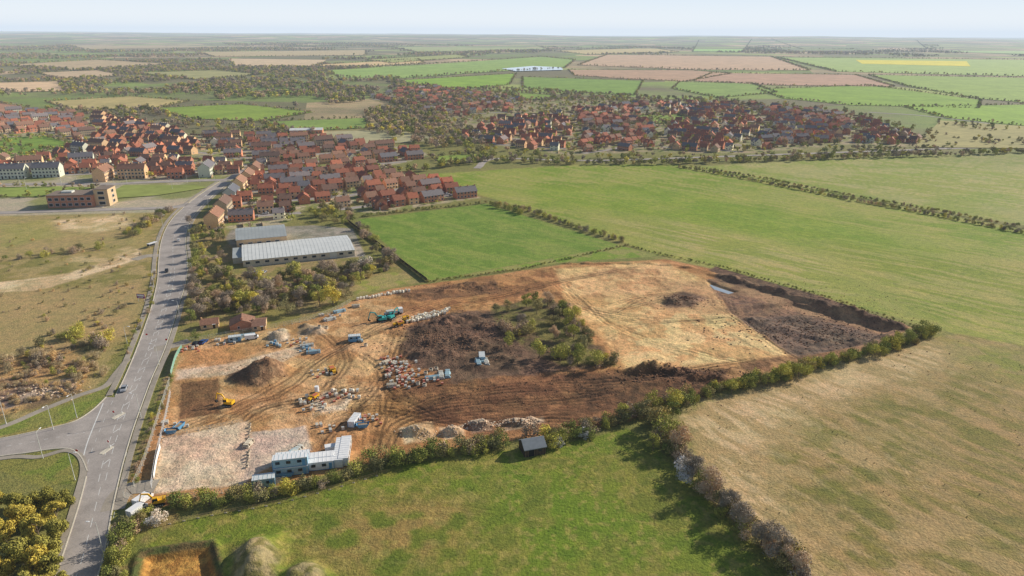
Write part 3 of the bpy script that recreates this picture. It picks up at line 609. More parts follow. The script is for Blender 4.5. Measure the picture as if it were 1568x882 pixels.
n3=wood("village_trees",E_VIL,15,.35,.85,tl,[2,3,3,6]); n4=wood("estate_trees",E_LEFT,17,.3,.75,tl,[3,4,3,4]); wood("estate_trees",E_NEAR,15,.3,.65,tl,[3,4,3,3])
n5=wood("distant_woodland",[(-200,72),(300,68),(560,68),(800,72),(860,80),(600,92),(300,92),(-200,104)],31,.9,1.6,tl,[2,2,4,7],clump=.5,cs=380,excl=fields)
n6=wood("distant_woodland",[(800,72),(1700,72),(1700,90),(900,84)],34,.9,1.6,tl,[2,2,4,5],clump=.56,cs=420,excl=fields)
wood("verge_trees",[(1430,185),(1600,200),(1600,230),(1400,230)],14,.3,.7,tl,[2,3,4,5],clump=.42,cs=60)
print("woods",n1,n1b,n2,n3,n4,n5,n6)
for P,_ in FL:
    Q=GP(P); Q.append(Q[0]); d=np.mean([q[1] for q in Q]); k=1 if d<2500 else 2.0
    if random.random()<.85: hedge("field_hedgerow",Q,3*k,5*k if d<4000 else 20,.2*k,.6*k if d<2500 else .95,tl,[3,2,5,4],world=True)
# ---------------------------------------------------------------- buildings
def win(mb,x,y,z,w,h,ax):
    if ax=='y-': mb.box((x,y-.02,z),(w+.22,.06,h+.22),'white'); mb.box((x,y-.06,z),(w,.05,h),'glass')
    elif ax=='y+': mb.box((x,y+.02,z),(w+.22,.06,h+.22),'white'); mb.box((x,y+.06,z),(w,.05,h),'glass')
    elif ax=='x+': mb.box((x+.02,y,z),(.06,w+.22,h+.22),'white'); mb.box((x+.06,y,z),(.05,w,h),'glass')
    else: mb.box((x-.02,y,z),(.06,w+.22,h+.22),'white'); mb.box((x-.06,y,z),(.05,w,h),'glass')
def roof(mb,w,d,e,r,k,ax='x',off=(0,0,0),o=.4):
    sl_=(r-e)/(d/2); P=[(-d/2-o,e-o*sl_+.04),(0,r+.04),(d/2+o,e-o*sl_+.04),(d/2+o,e-o*sl_+.24),(0,r+.26),(-d/2-o,e-o*sl_+.24)]
    mb.prism(P,-w/2-.25,w/2+.25,k,ax,off)
def house(name,w,d,e,r,wk,rk,units=1,gable=False,st=2,garage=False):
    mb=MB(); mb.prism([(-d/2,-.3),(d/2,-.3),(d/2,e),(0,r),(-d/2,e)],-w/2,w/2,wk); roof(mb,w,d,e,r,rk)
    uw=w/units
    for i in range(units):
        x0=-w/2+uw*(i+.5)
        for s in range(st):
            z=1.5+s*2.6
            for dx in (-uw*.25,uw*.25):
                if s==0 and dx>0: 
                    mb.box((x0+dx,-d/2-.03,1.05),(1.0,.08,2.1),'dark'); mb.box((x0+dx,-d/2-.4,2.35),(1.6,.8,.12),'white')
                else: win(mb,x0+dx,-d/2,z,1.25,1.15,'y-')
                win(mb,x0+dx,d/2,z,1.25,1.15,'y+')
        mb.box((x0-uw*.42,0,r+.3),(.6,.9,1.3),wk)
        mb.box((x0-uw*.42,0,r+1.05),(.25,.25,.3),'roofr')
    win(mb,w/2,-d*.15,1.5+2.6 if st>1 else 1.5,.8,1,'x+'); win(mb,-w/2,d*.15,1.5,.8,1,'x-')
    if gable:
        gw=w*.42; mb.prism([(-gw/2,-.3),(gw/2,-.3),(gw/2,e),(0,e+gw*.42),(-gw/2,e)],-d/2-1.2,0,wk,'y',(w*.22,0,0))
        P=[(-gw/2-.3,e-.25+.04),(0,e+gw*.42+.04),(gw/2+.3,e-.25+.04),(gw/2+.3,e-.05),(0,e+gw*.42+.26),(-gw/2-.3,e-.05)]
        mb.prism(P,-d/2-1.45,0,rk,'y',(w*.22,0,0)); win(mb,w*.22,-d/2-1.2,4.1,1.4,1.2,'y-'); win(mb,w*.22,-d/2-1.2,1.5,1.6,1.3,'y-')
    if garage:
        g=3.2; mb.prism([(-3,-.3),(3,-.3),(3,2.4),(0,4.1),(-3,2.4)],w/2+.02,w/2+g,wk,'x',(0,.6,0))
        roof(mb,g-.3,6,2.4,4.1,rk,'x',(w/2+g/2+.28,.6,0),.25); mb.box((w/2+g/2,-2.45,1.05),(2.3,.1,2.1),'white')
    return mb.mesh(name)
HS=[('detached_brick_house',house("h1",9,8,5.1,8.2,'brick','roofr',1,True,garage=True)),('detached_brick_house',house("h2",8.5,8,5.1,8.4,'brick','roofb',1,False,garage=True)),
('semi_detached_house',house("h3",11.5,8.5,5.1,8.3,'brick','roofr',2)),('semi_detached_house',house("h4",11.5,8.5,5.1,8.3,'brick2','roofb',2)),('terraced_house',house("h5",17,8.5,5.1,8.4,'brick','roofg',3)),
('detached_rendered_house',house("h6",9,8,5.1,8.2,'render','roofg',1,True)),('detached_brick_house',house("h7",8,7.5,5.1,8.6,'brick2','roofr',1,False)),('town_house_terrace',house("h8",20,9,7.8,11.2,'brick2','roofb',4,False,3)),('town_house_terrace',house("h9",20,9,7.8,11.2,'render','roofg',4,False,3))]
def car(c):
    mb=MB(); k=simple("car_paint",c,.02,1,.3)
    P=[(-2.1,.35),(2.1,.35),(2.15,.7),(1.9,.88),(1.0,.98),(-1.9,1.0),(-2.15,.8)]
    mb.prism([(x,z) for x,z in P],-.86,.86,k,'y')
    mb.prism([(1.05,.97),(.45,1.42),(-1.3,1.45),(-1.85,.99)],-.74,.74,'glass','y'); mb.prism([(.4,1.43),(.3,1.49),(-1.15,1.51),(-1.28,1.45)],-.7,.7,k,'y')
    for x in (-1.35,1.35):
        for y in (-.88,.66): mb.cyl((x,y,.33),(x,y+.22,.33),.33,.33,12,'black')
    for y in (-.6,.6): mb.box((2.13,y,.7),(.06,.4,.14),'white'); mb.box((-2.13,y,.78),(.06,.35,.14),'red')
    return mb.mesh("car")
CARS=[car(c) for c in [(.6,.6,.6),(.03,.03,.035),(.35,.37,.4),(.25,.03,.03),(.03,.08,.25),(.75,.75,.75)]]
streets=MB(); fences=MB()
def estate(px,ang,wts,cars=.3,skip=.1,pitch=45,row=21,jit=1.2,ex=(),aspan=70,turn=.12):
    P=GP(px); A=np.array(P); c=A.mean(0); a=math.radians(ang); ca,sa=math.cos(a),math.sin(a)
    L=math.hypot(*(A.max(0)-A.min(0)))/2; cnt=0
    EXW=[GP(e) for e in ex]
    def w(p,q):
        q=q+7*math.sin(p/38.0+ang); return (c[0]+p*ca-q*sa,c[1]+p*sa+q*ca)
    def ok(x,y,m=4):
        x=np.array([x]);y=np.array([y])
        if sdist(P,x,y)[0]<m: return False
        return all(sdist(e,x,y)[0]<0 for e in EXW)
    q=-L
    while q<L:
        for side in (-1,1):
            p=-L; qq=q+side*(row/2)
            while p<L:
                if (p%aspan)<9: p+=9; continue
                i=random.choices(range(9),wts)[0]; wd=[13,12.5,13.5,13.5,19,11,10,22,22][i]
                x,y=w(p+wd/2,qq+random.uniform(-jit,jit)); lb=math.atan(7/38*math.cos((p+wd/2)/38.0+ang))
                if ok(x,y) and random.random()>skip:
                    nm,me=HS[i]; put(nm,me,x,y,0.02,a+lb+(0 if side>0 else math.pi)+(math.pi/2 if random.random()<turn and i<7 else 0)+random.uniform(-.06,.06),random.uniform(.86,1.03)); cnt+=1
                    if random.random()<cars: 
                        x2,y2=w(p+random.uniform(0,wd),q+side*random.choice([3.2,5])); put("parked_car",random.choice(CARS),x2,y2,.12,a+lb+random.choice([0,math.pi]))
                p+=wd+random.choice([0,0,1.5])
        p=-L
        while p<L:
            if ok(*w(p+2,q),1):
                A1=[w(p,q-2.8),w(p+4,q-2.8),w(p+4,q+2.8),w(p,q+2.8)]; streets.add([(*t,.10) for t in A1],[(0,1,2,3)],'asphalt')
                A1=[w(p,q+2.8),w(p+4,q+2.8),w(p+4,q+4.4),w(p,q+4.4)]; streets.add([(*t,.16) for t in A1],[(0,1,2,3)],'path')
                x,y=w(p+2,q+pitch/2); 
                if random.random()<.8: fences.box((x,y,.95),(4,.12,1.9),'wood',a)
            if (p%12)<4 and ok(*w(p,q+pitch/2-5),2): x,y=w(p,q+pitch/2-5); fences.box((x,y,.95),(.12,9,1.9),'wood',a)
            p+=4
        q+=pitch
    return cnt
GREEN1=[(-60,208),(70,200),(120,222),(40,245),(-60,245)]; ALL=[(470,203),(600,199),(690,215),(560,222),(500,213)]
cs_=[estate(E_NEAR,24,[4,4,4,3,4,1.5,3,0,0],.5,.08,42,20,1.0)]
WL=[3,3,4,3,3,2,3,1.2,.5]
cs_.append(estate([(-60,242),(60,243),(200,243),(330,245),(385,262),(330,274),(250,278),(120,268),(-60,275)],14,WL,.25,.1,45,21,1.5,(GREEN1,)))
cs_.append(estate([(0,174),(60,171),(130,176),(150,205),(112,222),(70,203),(0,206),(-60,212)],52,WL,.1,.15,45,21,2))
cs_.append(estate([(140,178),(215,186),(290,205),(335,240),(60,240),(118,225),(155,205)],-22,WL,.15,.12,45,21,2))
cs_.append(estate([(300,206),(400,208),(520,212),(640,228),(660,240),(560,262),(480,250),(385,262),(345,240)],24,WL,.2,.12,45,21,1.5,(ALL,)))
WV=[4,3,4,3.5,2,3,4,0,0]
for P,a,sk_ in [([(690,212),(760,182),(860,170),(880,200),(860,236),(760,222)],-10,.3),([(870,170),(990,158),(1010,190),(1000,230),(880,236),(890,200)],35,.25),([(1000,158),(1130,160),(1170,190),(1130,234),(1010,230),(1020,190)],-25,.2),([(1140,160),(1290,174),(1310,195),(1290,220),(1140,232),(1180,190)],10,.15),([(1300,176),(1400,207),(1425,224),(1300,219),(1320,196)],-30,.15)]:
    cs_.append(estate(P,a,WV,.1,sk_,50,23,3.5,([(960,178),(1040,176),(1060,186),(1000,190)],),aspan=90,turn=.3))
cs_.append(estate([(560,150),(640,130),(800,152),(780,172),(700,180),(640,168)],30,WV,0,.5,60,24,4,turn=.3))
print("houses",cs_)
put("estate_street",streets.mesh("estate_street"),0,0); put("garden_fence",fences.mesh("garden_fence"),0,0)
for u,v in [(330,345),(343,325),(356,306),(368,291),(380,279),(392,268)]:
    nm,me=HS[random.choice([7,7,8])]; x,y=G(u,v); put(nm,me,x,y,0.02,math.radians(100),(.95,1,1))
for u,v in [(22,272),(75,270),(160,275),(205,272),(318,268),(270,272)]:
    nm,me=HS[random.choice([4,7,8,2])]; x,y=G(u,v); put(nm,me,x,y,0.02,math.radians(random.choice([10,14,100])),1.1)
mb=MB()
for P,w in (([(-100,330),(60,324),(200,320),(262,318),(292,312)],8),([(150,292),(180,282),(260,278),(330,276),(350,276)],9),([(-100,284),(60,282),(180,282)],8),([(345,277),(400,247),(420,225),(380,206)],8),([(240,300),(220,292),(180,300),(150,318)],6)):
    strip(mb,smooth(GP(P),6),w,0,.14+.01*w,'asphalt')
strip(mb,smooth(GP([(730,258),(760,243),(900,246),(1100,240),(1440,228),(1568,225)]),5),7,0,.2,'asphalt'); strip(mb,smooth(GP([(1440,228),(1500,205),(1568,198),(1420,178),(1330,172)]),5),7,0,.22,'asphalt')
put("town_road",mb.mesh("town_road"),0,0)
mb=MB(); mb.box((0,0,3.6),(26,14,7.8),'brick'); mb.box((0,0,7.65),(26.6,14.6,.35),'flatroof'); mb.box((17,1,5),(8,12,10.4),'brick2'); mb.box((17,1,10.35),(8.5,12.5,.3),'flatroof'); mb.box((-4,1,8.3),(6,4,1),'steel')
for s in range(2):
    for i in range(7): win(mb,-11.2+i*3.6,-7,2+s*3.3,2.1,1.6,'y-')
for s in range(3): win(mb,17,-5,2+s*3.1,3.5,1.7,'y-'); win(mb,21,2,2+s*3.1,3,1.7,'x+')
x,y=G(118,314); put("school_building",mb.mesh("school_building"),x,y,0,math.radians(8),1.2)
mb=MB(); mb.box((0,0,3),(50,26,6.4),'brick'); mb.prism([(-13.5,6.2),(0,8.2),(13.5,6.2),(13.5,6.5),(0,8.5),(-13.5,6.5)],-25.5,25.5,'metalroof')
for i in range(10): win(mb,-22+i*4.8,-13,3,2.6,1.6,'y-')
x,y=G(470,204); put("industrial_unit",mb.mesh("industrial_unit"),x,y,0,math.radians(12),.8)
def shed_big(mb,w,d,e,r,wk,rk,ox=0,oy=0):
    mb.prism([(-d/2,-.3),(d/2,-.3),(d/2,e),(0,r),(-d/2,e)],-w/2,w/2,wk,'x',(ox,oy,0)); roof(mb,w,d,e,r,rk,'x',(ox,oy,0),.3)
    sl_=(r-e)/(d/2)
    for i in range(int(w/2)):
        x=-w/2+2*(i+.5)+ox
        for s in (-1,1): mb.add([(x-.06,oy+s*(d/2+.3),e-.3*sl_+.30),(x+.06,oy+s*(d/2+.3),e-.3*sl_+.30),(x+.06,oy,r+.31),(x-.06,oy,r+.31)],[(0,1,2,3)],'metalroof2')
    for i in range(int(w/5)): win(mb,-w/2+2.5+i*5+ox,oy-d/2,e*.6,2.2,1.2,'y-')
    mb.box((ox+w*.3,oy-d/2-.05,1.9),(4,.15,3.8),'steel')
a=G(380,404);b_=G(540,388); ang=math.atan2(b_[1]-a[1],b_[0]-a[0])
mb=MB(); shed_big(mb,60,32,3.6,4.8,'concrete','metalroof'); shed_big(mb,28,27,6.5,8.6,'brick2','metalroof2',-19,30)
mb.box((-32.7,2,1.6),(5,20,3.2),'concrete'); mb.box((-32.7,2,3.3),(5.2,20.4,.2),'metalroof2')
cx,cy=G(457,388); put("depot_building",mb.mesh("depot"),cx,cy,0,ang)
putp("bungalow",house("bung",9,11,2.6,5.0,'brick','roofb',1,False,1),372,500,110,.9); putp("bungalow_annexe",house("ann",6,10,2.3,3.6,'brick2','roofb',1,False,1),398,500,15,.9); putp("bungalow",house("bung2",8,6,2.4,4.2,'brick2','roofb',1,False,1),322,500,20,.9)
mb=MB(); mb.prism([(-2.8,0),(2.8,0),(2.8,2.6),(0,4.4),(-2.8,2.6)],-3.4,3.4,'dark'); roof(mb,6.8,5.6,2.6,4.4,simple("slate_sheet",S(120,128,140),.1,1),o=.3)
for i in range(14): mb.box((-3.2+i*.49,-2.83,1.3),(.05,.05,2.6),'wood')
mb.box((-1.2,-2.85,1.1),(1.6,.08,2.2),'black'); mb.box((1.6,-2.86,1.6),(1,.06,.7),'glass')
putp("timber_barn",mb.mesh("timber_barn"),815,690,18)
# ---------------------------------------------------------------- site kit
def cabin(L,roofk='cabinroof',wall='cabin',trim='blue'):
    mb=MB(); mb.box((0,0,1.35),(L,2.8,2.5),wall); mb.box((0,0,2.68),(L+.1,2.9,.16),roofk); mb.box((0,0,.08),(L+.06,2.86,.16),trim)
    for i in range(int(L/.6)): 
        for s in (-1,1): mb.box((-L/2+.3+i*.6,s*1.42,1.35),(.08,.05,2.4),wall)
    for i in range(int(L/3)): mb.box((-L/2+1.4+i*3,-1.45,1.6),(1.2,.06,.9),'glass')
    mb.box((L/2-1,-1.46,1.15),(.9,.06,2),trim)
    for i in range(int(L/1.2)): mb.box((-L/2+.6+i*1.2,0,2.79),(.06,2.7,.06),wall)
    for sx in (-1,1):
        for sy in (-1,1): mb.box((sx*L/2,sy*1.4,1.4),(.16,.16,2.7),trim)
    return mb.mesh("cabin")
CB=cabin(9.6,'cabin','sheetb'); CB2=cabin(7.2,'cabin'); CB3=cabin(6,'cabinroof','sheetb','blue'); CB4=cabin(12,'cabin','cabin','steel')
def site(name,me,u,v,rz=0,s=1.,dz=0): return putp(name,me,u,v,rz,s,dz)
site("site_cabin",CB,447,724,12);site("site_cabin",CB,447,716,12);site("site_cabin",CB,449,708,12)
site("site_cabin",CB,447,724,12,dz=2.9)
site("site_cabin",CB2,493,716,12);site("site_cabin",CB2,493,709,12);site("storage_container",CB4,529,697,98);site("storage_container",CB4,521,699,98)
site("storage_container",CB3,405,742,14)
def excav(c):
    mb=MB()
    for s in (-1,1):
        mb.prism([(-1.9,.15),(-1.6,0),(1.6,0),(1.9,.15),(2.0,.5),(1.7,.85),(-1.7,.85),(-2.0,.5)],s*1.2-.28,s*1.2+.28,'black','y')
        for i in range(5): mb.cyl((-1.3+i*.65,s*1.49,.35),(-1.3+i*.65,s*1.52,.35),.2,.2,8,'steel')
    mb.box((0,0,.75),(1.6,1.9,.4),'black'); mb.cyl((0,0,.9),(0,0,1.1),.8,.8,12,'black')
    mb.box((-.6,0,1.6),(3.0,2.5,1.0),c); mb.box((-1.9,0,1.65),(.6,2.4,1.2),c,0,.85); mb.box((.55,.7,2.1),(1.5,1.0,1.9),c); mb.box((.62,.7,2.35),(1.5,1.04,1.0),'glass'); mb.box((.5,.7,3.1),(1.5,1.05,.1),c)
    mb.prism([(.6,1.5),(.9,1.4),(2.6,4.0),(4.4,4.5),(4.3,4.8),(2.3,4.4)],-.5,-.15,c,'y'); mb.prism([(4.2,4.9),(4.6,4.7),(5.4,2.0),(5.1,1.9)],-.45,-.2,c,'y')
    mb.cyl((1.0,-.32,1.6),(2.4,-.32,3.6),.09,.09,6,'steel'); mb.prism([(5.2,2.1),(5.6,1.2),(5.0,.7),(4.4,1.0),(4.9,1.2)],-.85,.2,'black','y')
    return mb.mesh("excavator")
EY=excav('yellow');ET=excav('teal')
def dumper(c):
    mb=MB()
    for x in (-1.6,1.4):
        for s in (-1,1): mb.cyl((x,s*.75,.7),(x,s*1.2,.7),.7,.7,14,'black'); mb.cyl((x,s*1.2,.7),(x,s*1.22,.7),.3,.3,8,'steel')
    mb.box((-.1,0,.9),(3.8,1.2,.4),'black'); mb.prism([(-.2,1.1),(2.3,1.2),(2.9,2.1),(-.5,2.1)],-1.15,1.15,c,'y'); mb.box((1.1,0,2.13),(2.6,1.9,.1),'brickred')
    mb.box((-1.9,0,1.5),(1.3,1.4,.9),c); mb.box((-1.0,0,1.7),(.5,.6,.8),'black')
    for s in (-1,1): mb.cyl((-1.2,s*.6,1.5),(-1.2,s*.6,3.1),.05,.05,5,c)
    mb.cyl((-1.2,-.6,3.1),(-1.2,.6,3.1),.05,.05,5,c); return mb.mesh("dumper")
DU=dumper('yellow')
site("yellow_excavator",EY,350,620,170,.9);site("yellow_excavator",EY,243,772,200,.85);site("teal_excavator",ET,584,492,200,1.05);site("teal_excavator",ET,600,488,60,.9);site("yellow_excavator",EY,622,492,300,.9)
site("site_dumper",DU,610,500,30,.9); site("site_dumper",DU,510,570,120,.9); site("site_dumper",DU,480,612,60,.8)
def van(c,name="van"):
    mb=MB(); P=[(-2.7,.4),(2.6,.4),(2.7,1.0),(2.2,1.3),(1.5,2.1),(-2.7,2.2)]; mb.prism(P,-.95,.95,c,'y'); mb.prism([(2.21,1.33),(1.56,2.05),(1.5,2.05),(2.15,1.33)],-.85,.85,'glass','y'); mb.box((1.5,0,1.6),(.9,1.96,.5),'glass')
    for x in (-1.7,1.7):
        for y in (-.98,.78): mb.cyl((x,y,.38),(x,y+.2,.38),.38,.38,12,'black')
    return mb.mesh(name)
VW=van('cabin')
def truck():
    mb=MB(); mb.box((3.2,0,1.7),(1.9,2.3,2.3),'cabin'); mb.box((4.16,0,2.1),(.06,2.0,.9),'glass'); mb.box((-.9,0,.95),(7,1.2,.3),'black'); mb.box((-1.1,0,1.2),(6.2,2.4,.16),'steel')
    mb.box((-1.6,0,1.8),(3.5,2.1,1.1),'sheetg')
    for x in (-3.3,-2.1,3.0):
        for s in (-1,1): mb.cyl((x,s*.85,.5),(x,s*1.18,.5),.5,.5,12,'black')
    return mb.mesh("truck")
TKm=truck()
site("flatbed_truck",TKm,603,482,25);site("white_van",VW,220,768,70);site("white_van",VW,211,784,70);site("white_van",VW,512,690,20);site("white_van",VW,386,520,20)
def pallets(k,n,seed):
    r=random.Random(seed); mb=MB()
    for i in range(n):
        x=r.randint(-3,3)*1.6+r.uniform(-.1,.1);y=r.randint(-2,2)*1.7+r.uniform(-.1,.1);h=r.uniform(.5,1.2)
        for j in (-.4,0,.4): mb.box((x,y+j,.08),(1.1,.1,.12),'wood')
        mb.box((x,y,.16+h/2),(1.1,1.0,h),r.choice(k)); mb.box((x,y,.16+h+.02),(1.12,.12,.03),'white')
    return mb.mesh("pallets")
def pipes(k,seed,L=6):
    mb=MB(); r=.22
    for row in range(3):
        for i in range(6-row): mb.cyl((-L/2,(i+row*.5)*.46-1.2,r+row*.4),(L/2,(i+row*.5)*.46-1.2,r+row*.4),r,r,10,k)
    for x in (-L/3,L/3): mb.box((x,0,.6),(.1,2.9,1.3),'wood')
    return mb.mesh("pipes")
PB=pipes('sheetb',1);PG=pipes('concrete',2,4);PO=pipes('sheetg',1)
PA=[pallets(['brickred','sheetg','concrete'],12,i) for i in range(3)]+[pallets(['brickred','brickred','sheetg'],12,9),pallets(['sheetb','blue','sheetg'],9,5)]
def skip_():
    mb=MB(); 
    P=[(-1.2,.1),(1.2,.1),(2.0,1.3),(-2.0,1.3)]; mb.prism(P,-.9,-.82,'blue','y'); mb.prism(P,.82,.9,'blue','y')
    mb.box((0,0,.14),(2.4,1.64,.08),'blue'); mb.add([(-1.2,-.82,.1),(-1.2,.82,.1),(-2,.82,1.3),(-2,-.82,1.3)],[(0,1,2,3)],'blue'); mb.add([(1.2,-.82,.1),(1.2,.82,.1),(2,.82,1.3),(2,-.82,1.3)],[(3,2,1,0)],'blue')
    mb.box((0,0,.8),(2.6,1.6,.5),'wood',0,1.1); return mb.mesh("skip")
SK=skip_()
def bag():
    mb=MB(); mb.box((0,0,.45),(.9,.9,.9),'bag',0,1.12); mb.box((0,0,.98),(.85,.85,.18),'bag',0,.6)
    for sx in (-1,1):
        for sy in (-1,1): mb.cyl((sx*.38,sy*.38,.9),(sx*.25,sy*.25,1.25),.04,.04,4,'bag')
    return mb.mesh("bag")
BG=bag()
for u,v,rz,i in [(600,562,20,0),(612,568,10,3),(608,580,15,1),(622,584,15,2),(598,552,5,3),(628,574,20,0),(618,556,40,1),(470,536,15,4),(495,572,25,0),(492,614,30,3),(478,622,10,1),(660,585,10,2),(545,520,10,4),(505,655,20,1),(565,645,10,2),(420,528,10,4),(268,650,20,1),(604,572,25,2),(616,590,5,0),(345,524,15,1),(290,536,15,2),(455,524,20,0),(505,484,30,1),(530,604,10,0)]:
    site("building_material_stack",PA[i],u,v,rz,.8)
for u,v,rz,m in [(662,580,15,PB),(675,576,100,PO),(685,574,95,PB),(470,530,20,PO),(480,540,15,PB),(738,552,100,PB),(744,556,100,PO),(732,558,100,PB),(600,592,10,PG),(592,556,40,PG),(380,515,20,PB),(362,518,15,PO),(505,490,35,PO),(520,478,35,PB),(545,470,10,PG),(448,694,60,PB),(453,692,70,PO),(380,680,85,PG)]:
    site("pipe_stack",m,u,v,rz,.9)
for u,v in [(541,522),(548,652),(275,655),(263,662),(556,655),(440,728)]: site("waste_skip",SK,u,v,random.choice([10,80]))
site("storage_container",CB3,543,520,10,.8);site("storage_container",CB3,738,550,95,.8);site("storage_container",CB2,543,648,80,.8);site("storage_container",CB3,360,522,20,.8)
for r_ in range(4):
    for i in range(17):
        if random.random()<.75: site("bulk_bag",BG,630+i*3.6-r_*2+random.uniform(-1.5,1.5),487-i*.75+r_*2.4+random.uniform(-.8,.8),random.uniform(0,90),random.uniform(.8,1.3))
for i in range(18): site("bulk_bag",BG,548+i*4.6,459-i*.75+random.uniform(-1,1),random.uniform(0,90),random.uniform(.8,1.3))
for u,v in [(510,600),(515,606),(540,600),(535,608),(550,610),(470,608),(460,615),(528,600),(498,622),(486,600)]: site("bulk_bag",BG,u,v,random.uniform(0,90),1.1)
mb=MB(); mb.cyl((0,0,0),(0,0,1.0),.75,.75,16,'concrete'); mb.cyl((0,0,1.0),(0,0,1.02),.6,.6,16,'black'); CR=mb.mesh("ring")
for i in range(14): site("manhole_ring",CR,384-i*.5+random.uniform(-1.5,1.5),650+i*5,0,random.uniform(.4,.7))
for u,v in [(660,568),(668,566),(652,573),(560,530),(490,508),(500,505),(640,590),(650,592)]: site("manhole_ring",CR,u,v)
mb=MB(); mb.cyl((0,0,2.2),(0,0,5),1.1,1.1,14,'cabin'); mb.cyl((0,0,1),(0,0,2.2),.2,1.1,14,'cabin')
for a in range(4): mb.cyl((math.cos(a*1.57+.78)*1,math.sin(a*1.57+.78)*1,0),(math.cos(a*1.57+.78)*1,math.sin(a*1.57+.78)*1,2.6),.08,.08,5,'red')
site("mortar_silo",mb.mesh("silo"),486,604,0,.7)
def rockm(seed,m):
    bm=bmesh.new(); bmesh.ops.create_icosphere(bm,subdivisions=1,radius=1); r=random.Random(seed)
    for v in bm.verts: v.co*=r.uniform(.65,1.15); v.co.z*=.7
    me=bpy.data.meshes.new("rock"); bm.to_mesh(me); bm.free(); me.materials.append(m); return me
M['rock']=simple("rubble_stone",S(196,182,166),.15,3,obj=True); M['clod']=simple("soil_clod",S(112,88,72),.2,2,obj=True)
reg('rock','rock',[rockm(i,M['rock']) for i in range(3)]); reg('clod','clod',[rockm(i+5,M['clod']) for i in range(2)])
def piles(name,specs,key):
    out=[]
    for u,v,rx,ry,n,s in specs:
        cx,cy=G(u,v)
        for i in range(n): out.append([cx+random.gauss(0,rx/2),cy+random.gauss(0,ry/2),0,s*random.uniform(.3,1.3),key])
    zz=height(np.array([p[0] for p in out]),np.array([p[1] for p in out]))
    for p,z in zip(out,zz): p[2]=float(z)
    scatter(name,out,[key])
piles("rubble_pile",[(735,652,4.5,2.4,160,.4),(795,647,6,2.2,160,.4),(640,664,7,3,90,.3),(690,664,4,2,70,.3),(425,515,4,3,120,.3),(60,600,14,5,160,.5),(500,630,6,3,60,.3)],'rock')
piles("soil_clods",[(700,520,28,22,1500,.38),(1040,576,26,7,500,.4),(1240,505,40,18,900,.42),(1045,460,12,7,250,.4),(398,570,9,8,220,.3),(720,442,24,6,260,.35),(1240,460,55,30,400,.25),(850,600,60,14,500,.25),(620,600,40,25,300,.22)],'clod')
def fence(name,px,k='steel',h=2.0,panel=None):
    P=np.array(smooth(GP(px),4)); seg=np.r_[0,np.cumsum(np.linalg.norm(np.diff(P,axis=0),axis=1))]; mb=MB()
    pts=[(float(np.interp(t,seg,P[:,0])),float(np.interp(t,seg,P[:,1]))) for t in np.arange(0,seg[-1],3.4)]
    for a,b_ in zip(pts[:-1],pts[1:]):
        mb.cyl((*a,0),(*a,h),.05,.05,5,k); mb.box((*a,.08),(.7,.25,.16),'concrete')
        for z in (.25,h*.5,h-.05): mb.cyl((*a,z),(*b_,z),.025,.025,4,k)
        for j in range(1,12): c=(a[0]+(b_[0]-a[0])*j/12,a[1]+(b_[1]-a[1])*j/12); mb.cyl((*c,.2),(*c,h-.05),.012,.012,3,k)
        if panel:
            an=math.atan2(b_[1]-a[1],b_[0]-a[0]); L=math.dist(a,b_); mb.box(((a[0]+b_[0])/2,(a[1]+b_[1])/2,h/2+.05),(L-.1,.02,h-.25),panel,an)
    put(name,mb.mesh(name),0,0)
M['debris']=simple("green_debris_netting",S(104,150,140),.15,1)
fence("temporary_fence",[(205,745),(222,705),(238,655),(252,610),(262,580)]); fence("temporary_fence",[(232,748),(240,700),(252,650),(262,600)],'white')
fence("temporary_fence",[(190,762),(230,772),(300,762),(385,748),(440,738)],'steel'); fence("site_hoarding",[(262,575),(270,548),(282,530)],'steel',2.0,'debris')
fence("temporary_fence",[(292,524),(350,514),(440,498),(500,482),(540,462)],'steel'); fence("site_hoarding",[(236,735),(241,705),(248,680)],'steel',1.8,'cabin'); fence("temporary_fence",[(250,672),(300,660),(380,645)],'steel',1.2)
fence("field_fence",[(215,812),(320,790),(440,768),(600,722)],'wood',1.2); fence("field_fence",[(530,338),(655,432)],'dark',2.0,'dark')
# ---------------------------------------------------------------- street furniture
mb=MB(); mb.cyl((0,0,0),(0,0,1.2),.14,.12,8,'steel'); mb.cyl((0,0,1.2),(0,0,9),.1,.06,8,'steel'); mb.cyl((0,0,9),(1.6,0,9.3),.05,.04,6,'steel'); mb.box((1.9,0,9.3),(.9,.3,.14),'cabin',0,.8); SLm=mb.mesh("lamp")
for u,v,rz in [(158,846,180),(66,702,90),(82,658,270),(118,640,270),(196,532,0),(276,490,180),(236,440,0),(296,428,180),(244,385,0),(292,370,180),(250,350,0),(216,640,180),(244,560,180),(10,650,270),(115,735,0)]:
    site("street_lamp",SLm,u,v,rz)
for i in range(14):
    u=random.uniform(20,330); x,y=G(u,random.choice([280,318,290])); put("street_lamp",SLm,x,y,0,random.uniform(0,6))
mb=MB(); mb.box((0,0,2.8),(4.2,.12,2.2),simple("sign_purple",S(120,50,110),.05)); mb.box((0,-.08,3.2),(3.6,.03,.9),'white'); mb.box((0,-.08,2.2),(2.6,.03,.3),'white')
for s in (-1.6,1.6): mb.cyl((s,.1,0),(s,.1,3.8),.08,.08,6,'steel')
site("roadside_sign",mb.mesh("sign"),217,462,-10)
mb=MB(); mb.box((0,0,2.5),(6,2.4,.16),'white'); mb.box((0,1.1,1.3),(5.8,.06,2.0),'glass')
for s in (-2.8,2.8): mb.cyl((s,1.1,0),(s,1.1,2.5),.07,.07,6,'steel'); mb.cyl((s,-1,0),(s,-1,2.5),.07,.07,6,'steel')
mb.box((0,.8,.5),(4,.4,.08),'wood'); site("bus_shelter",mb.mesh("shelter"),234,378,70)
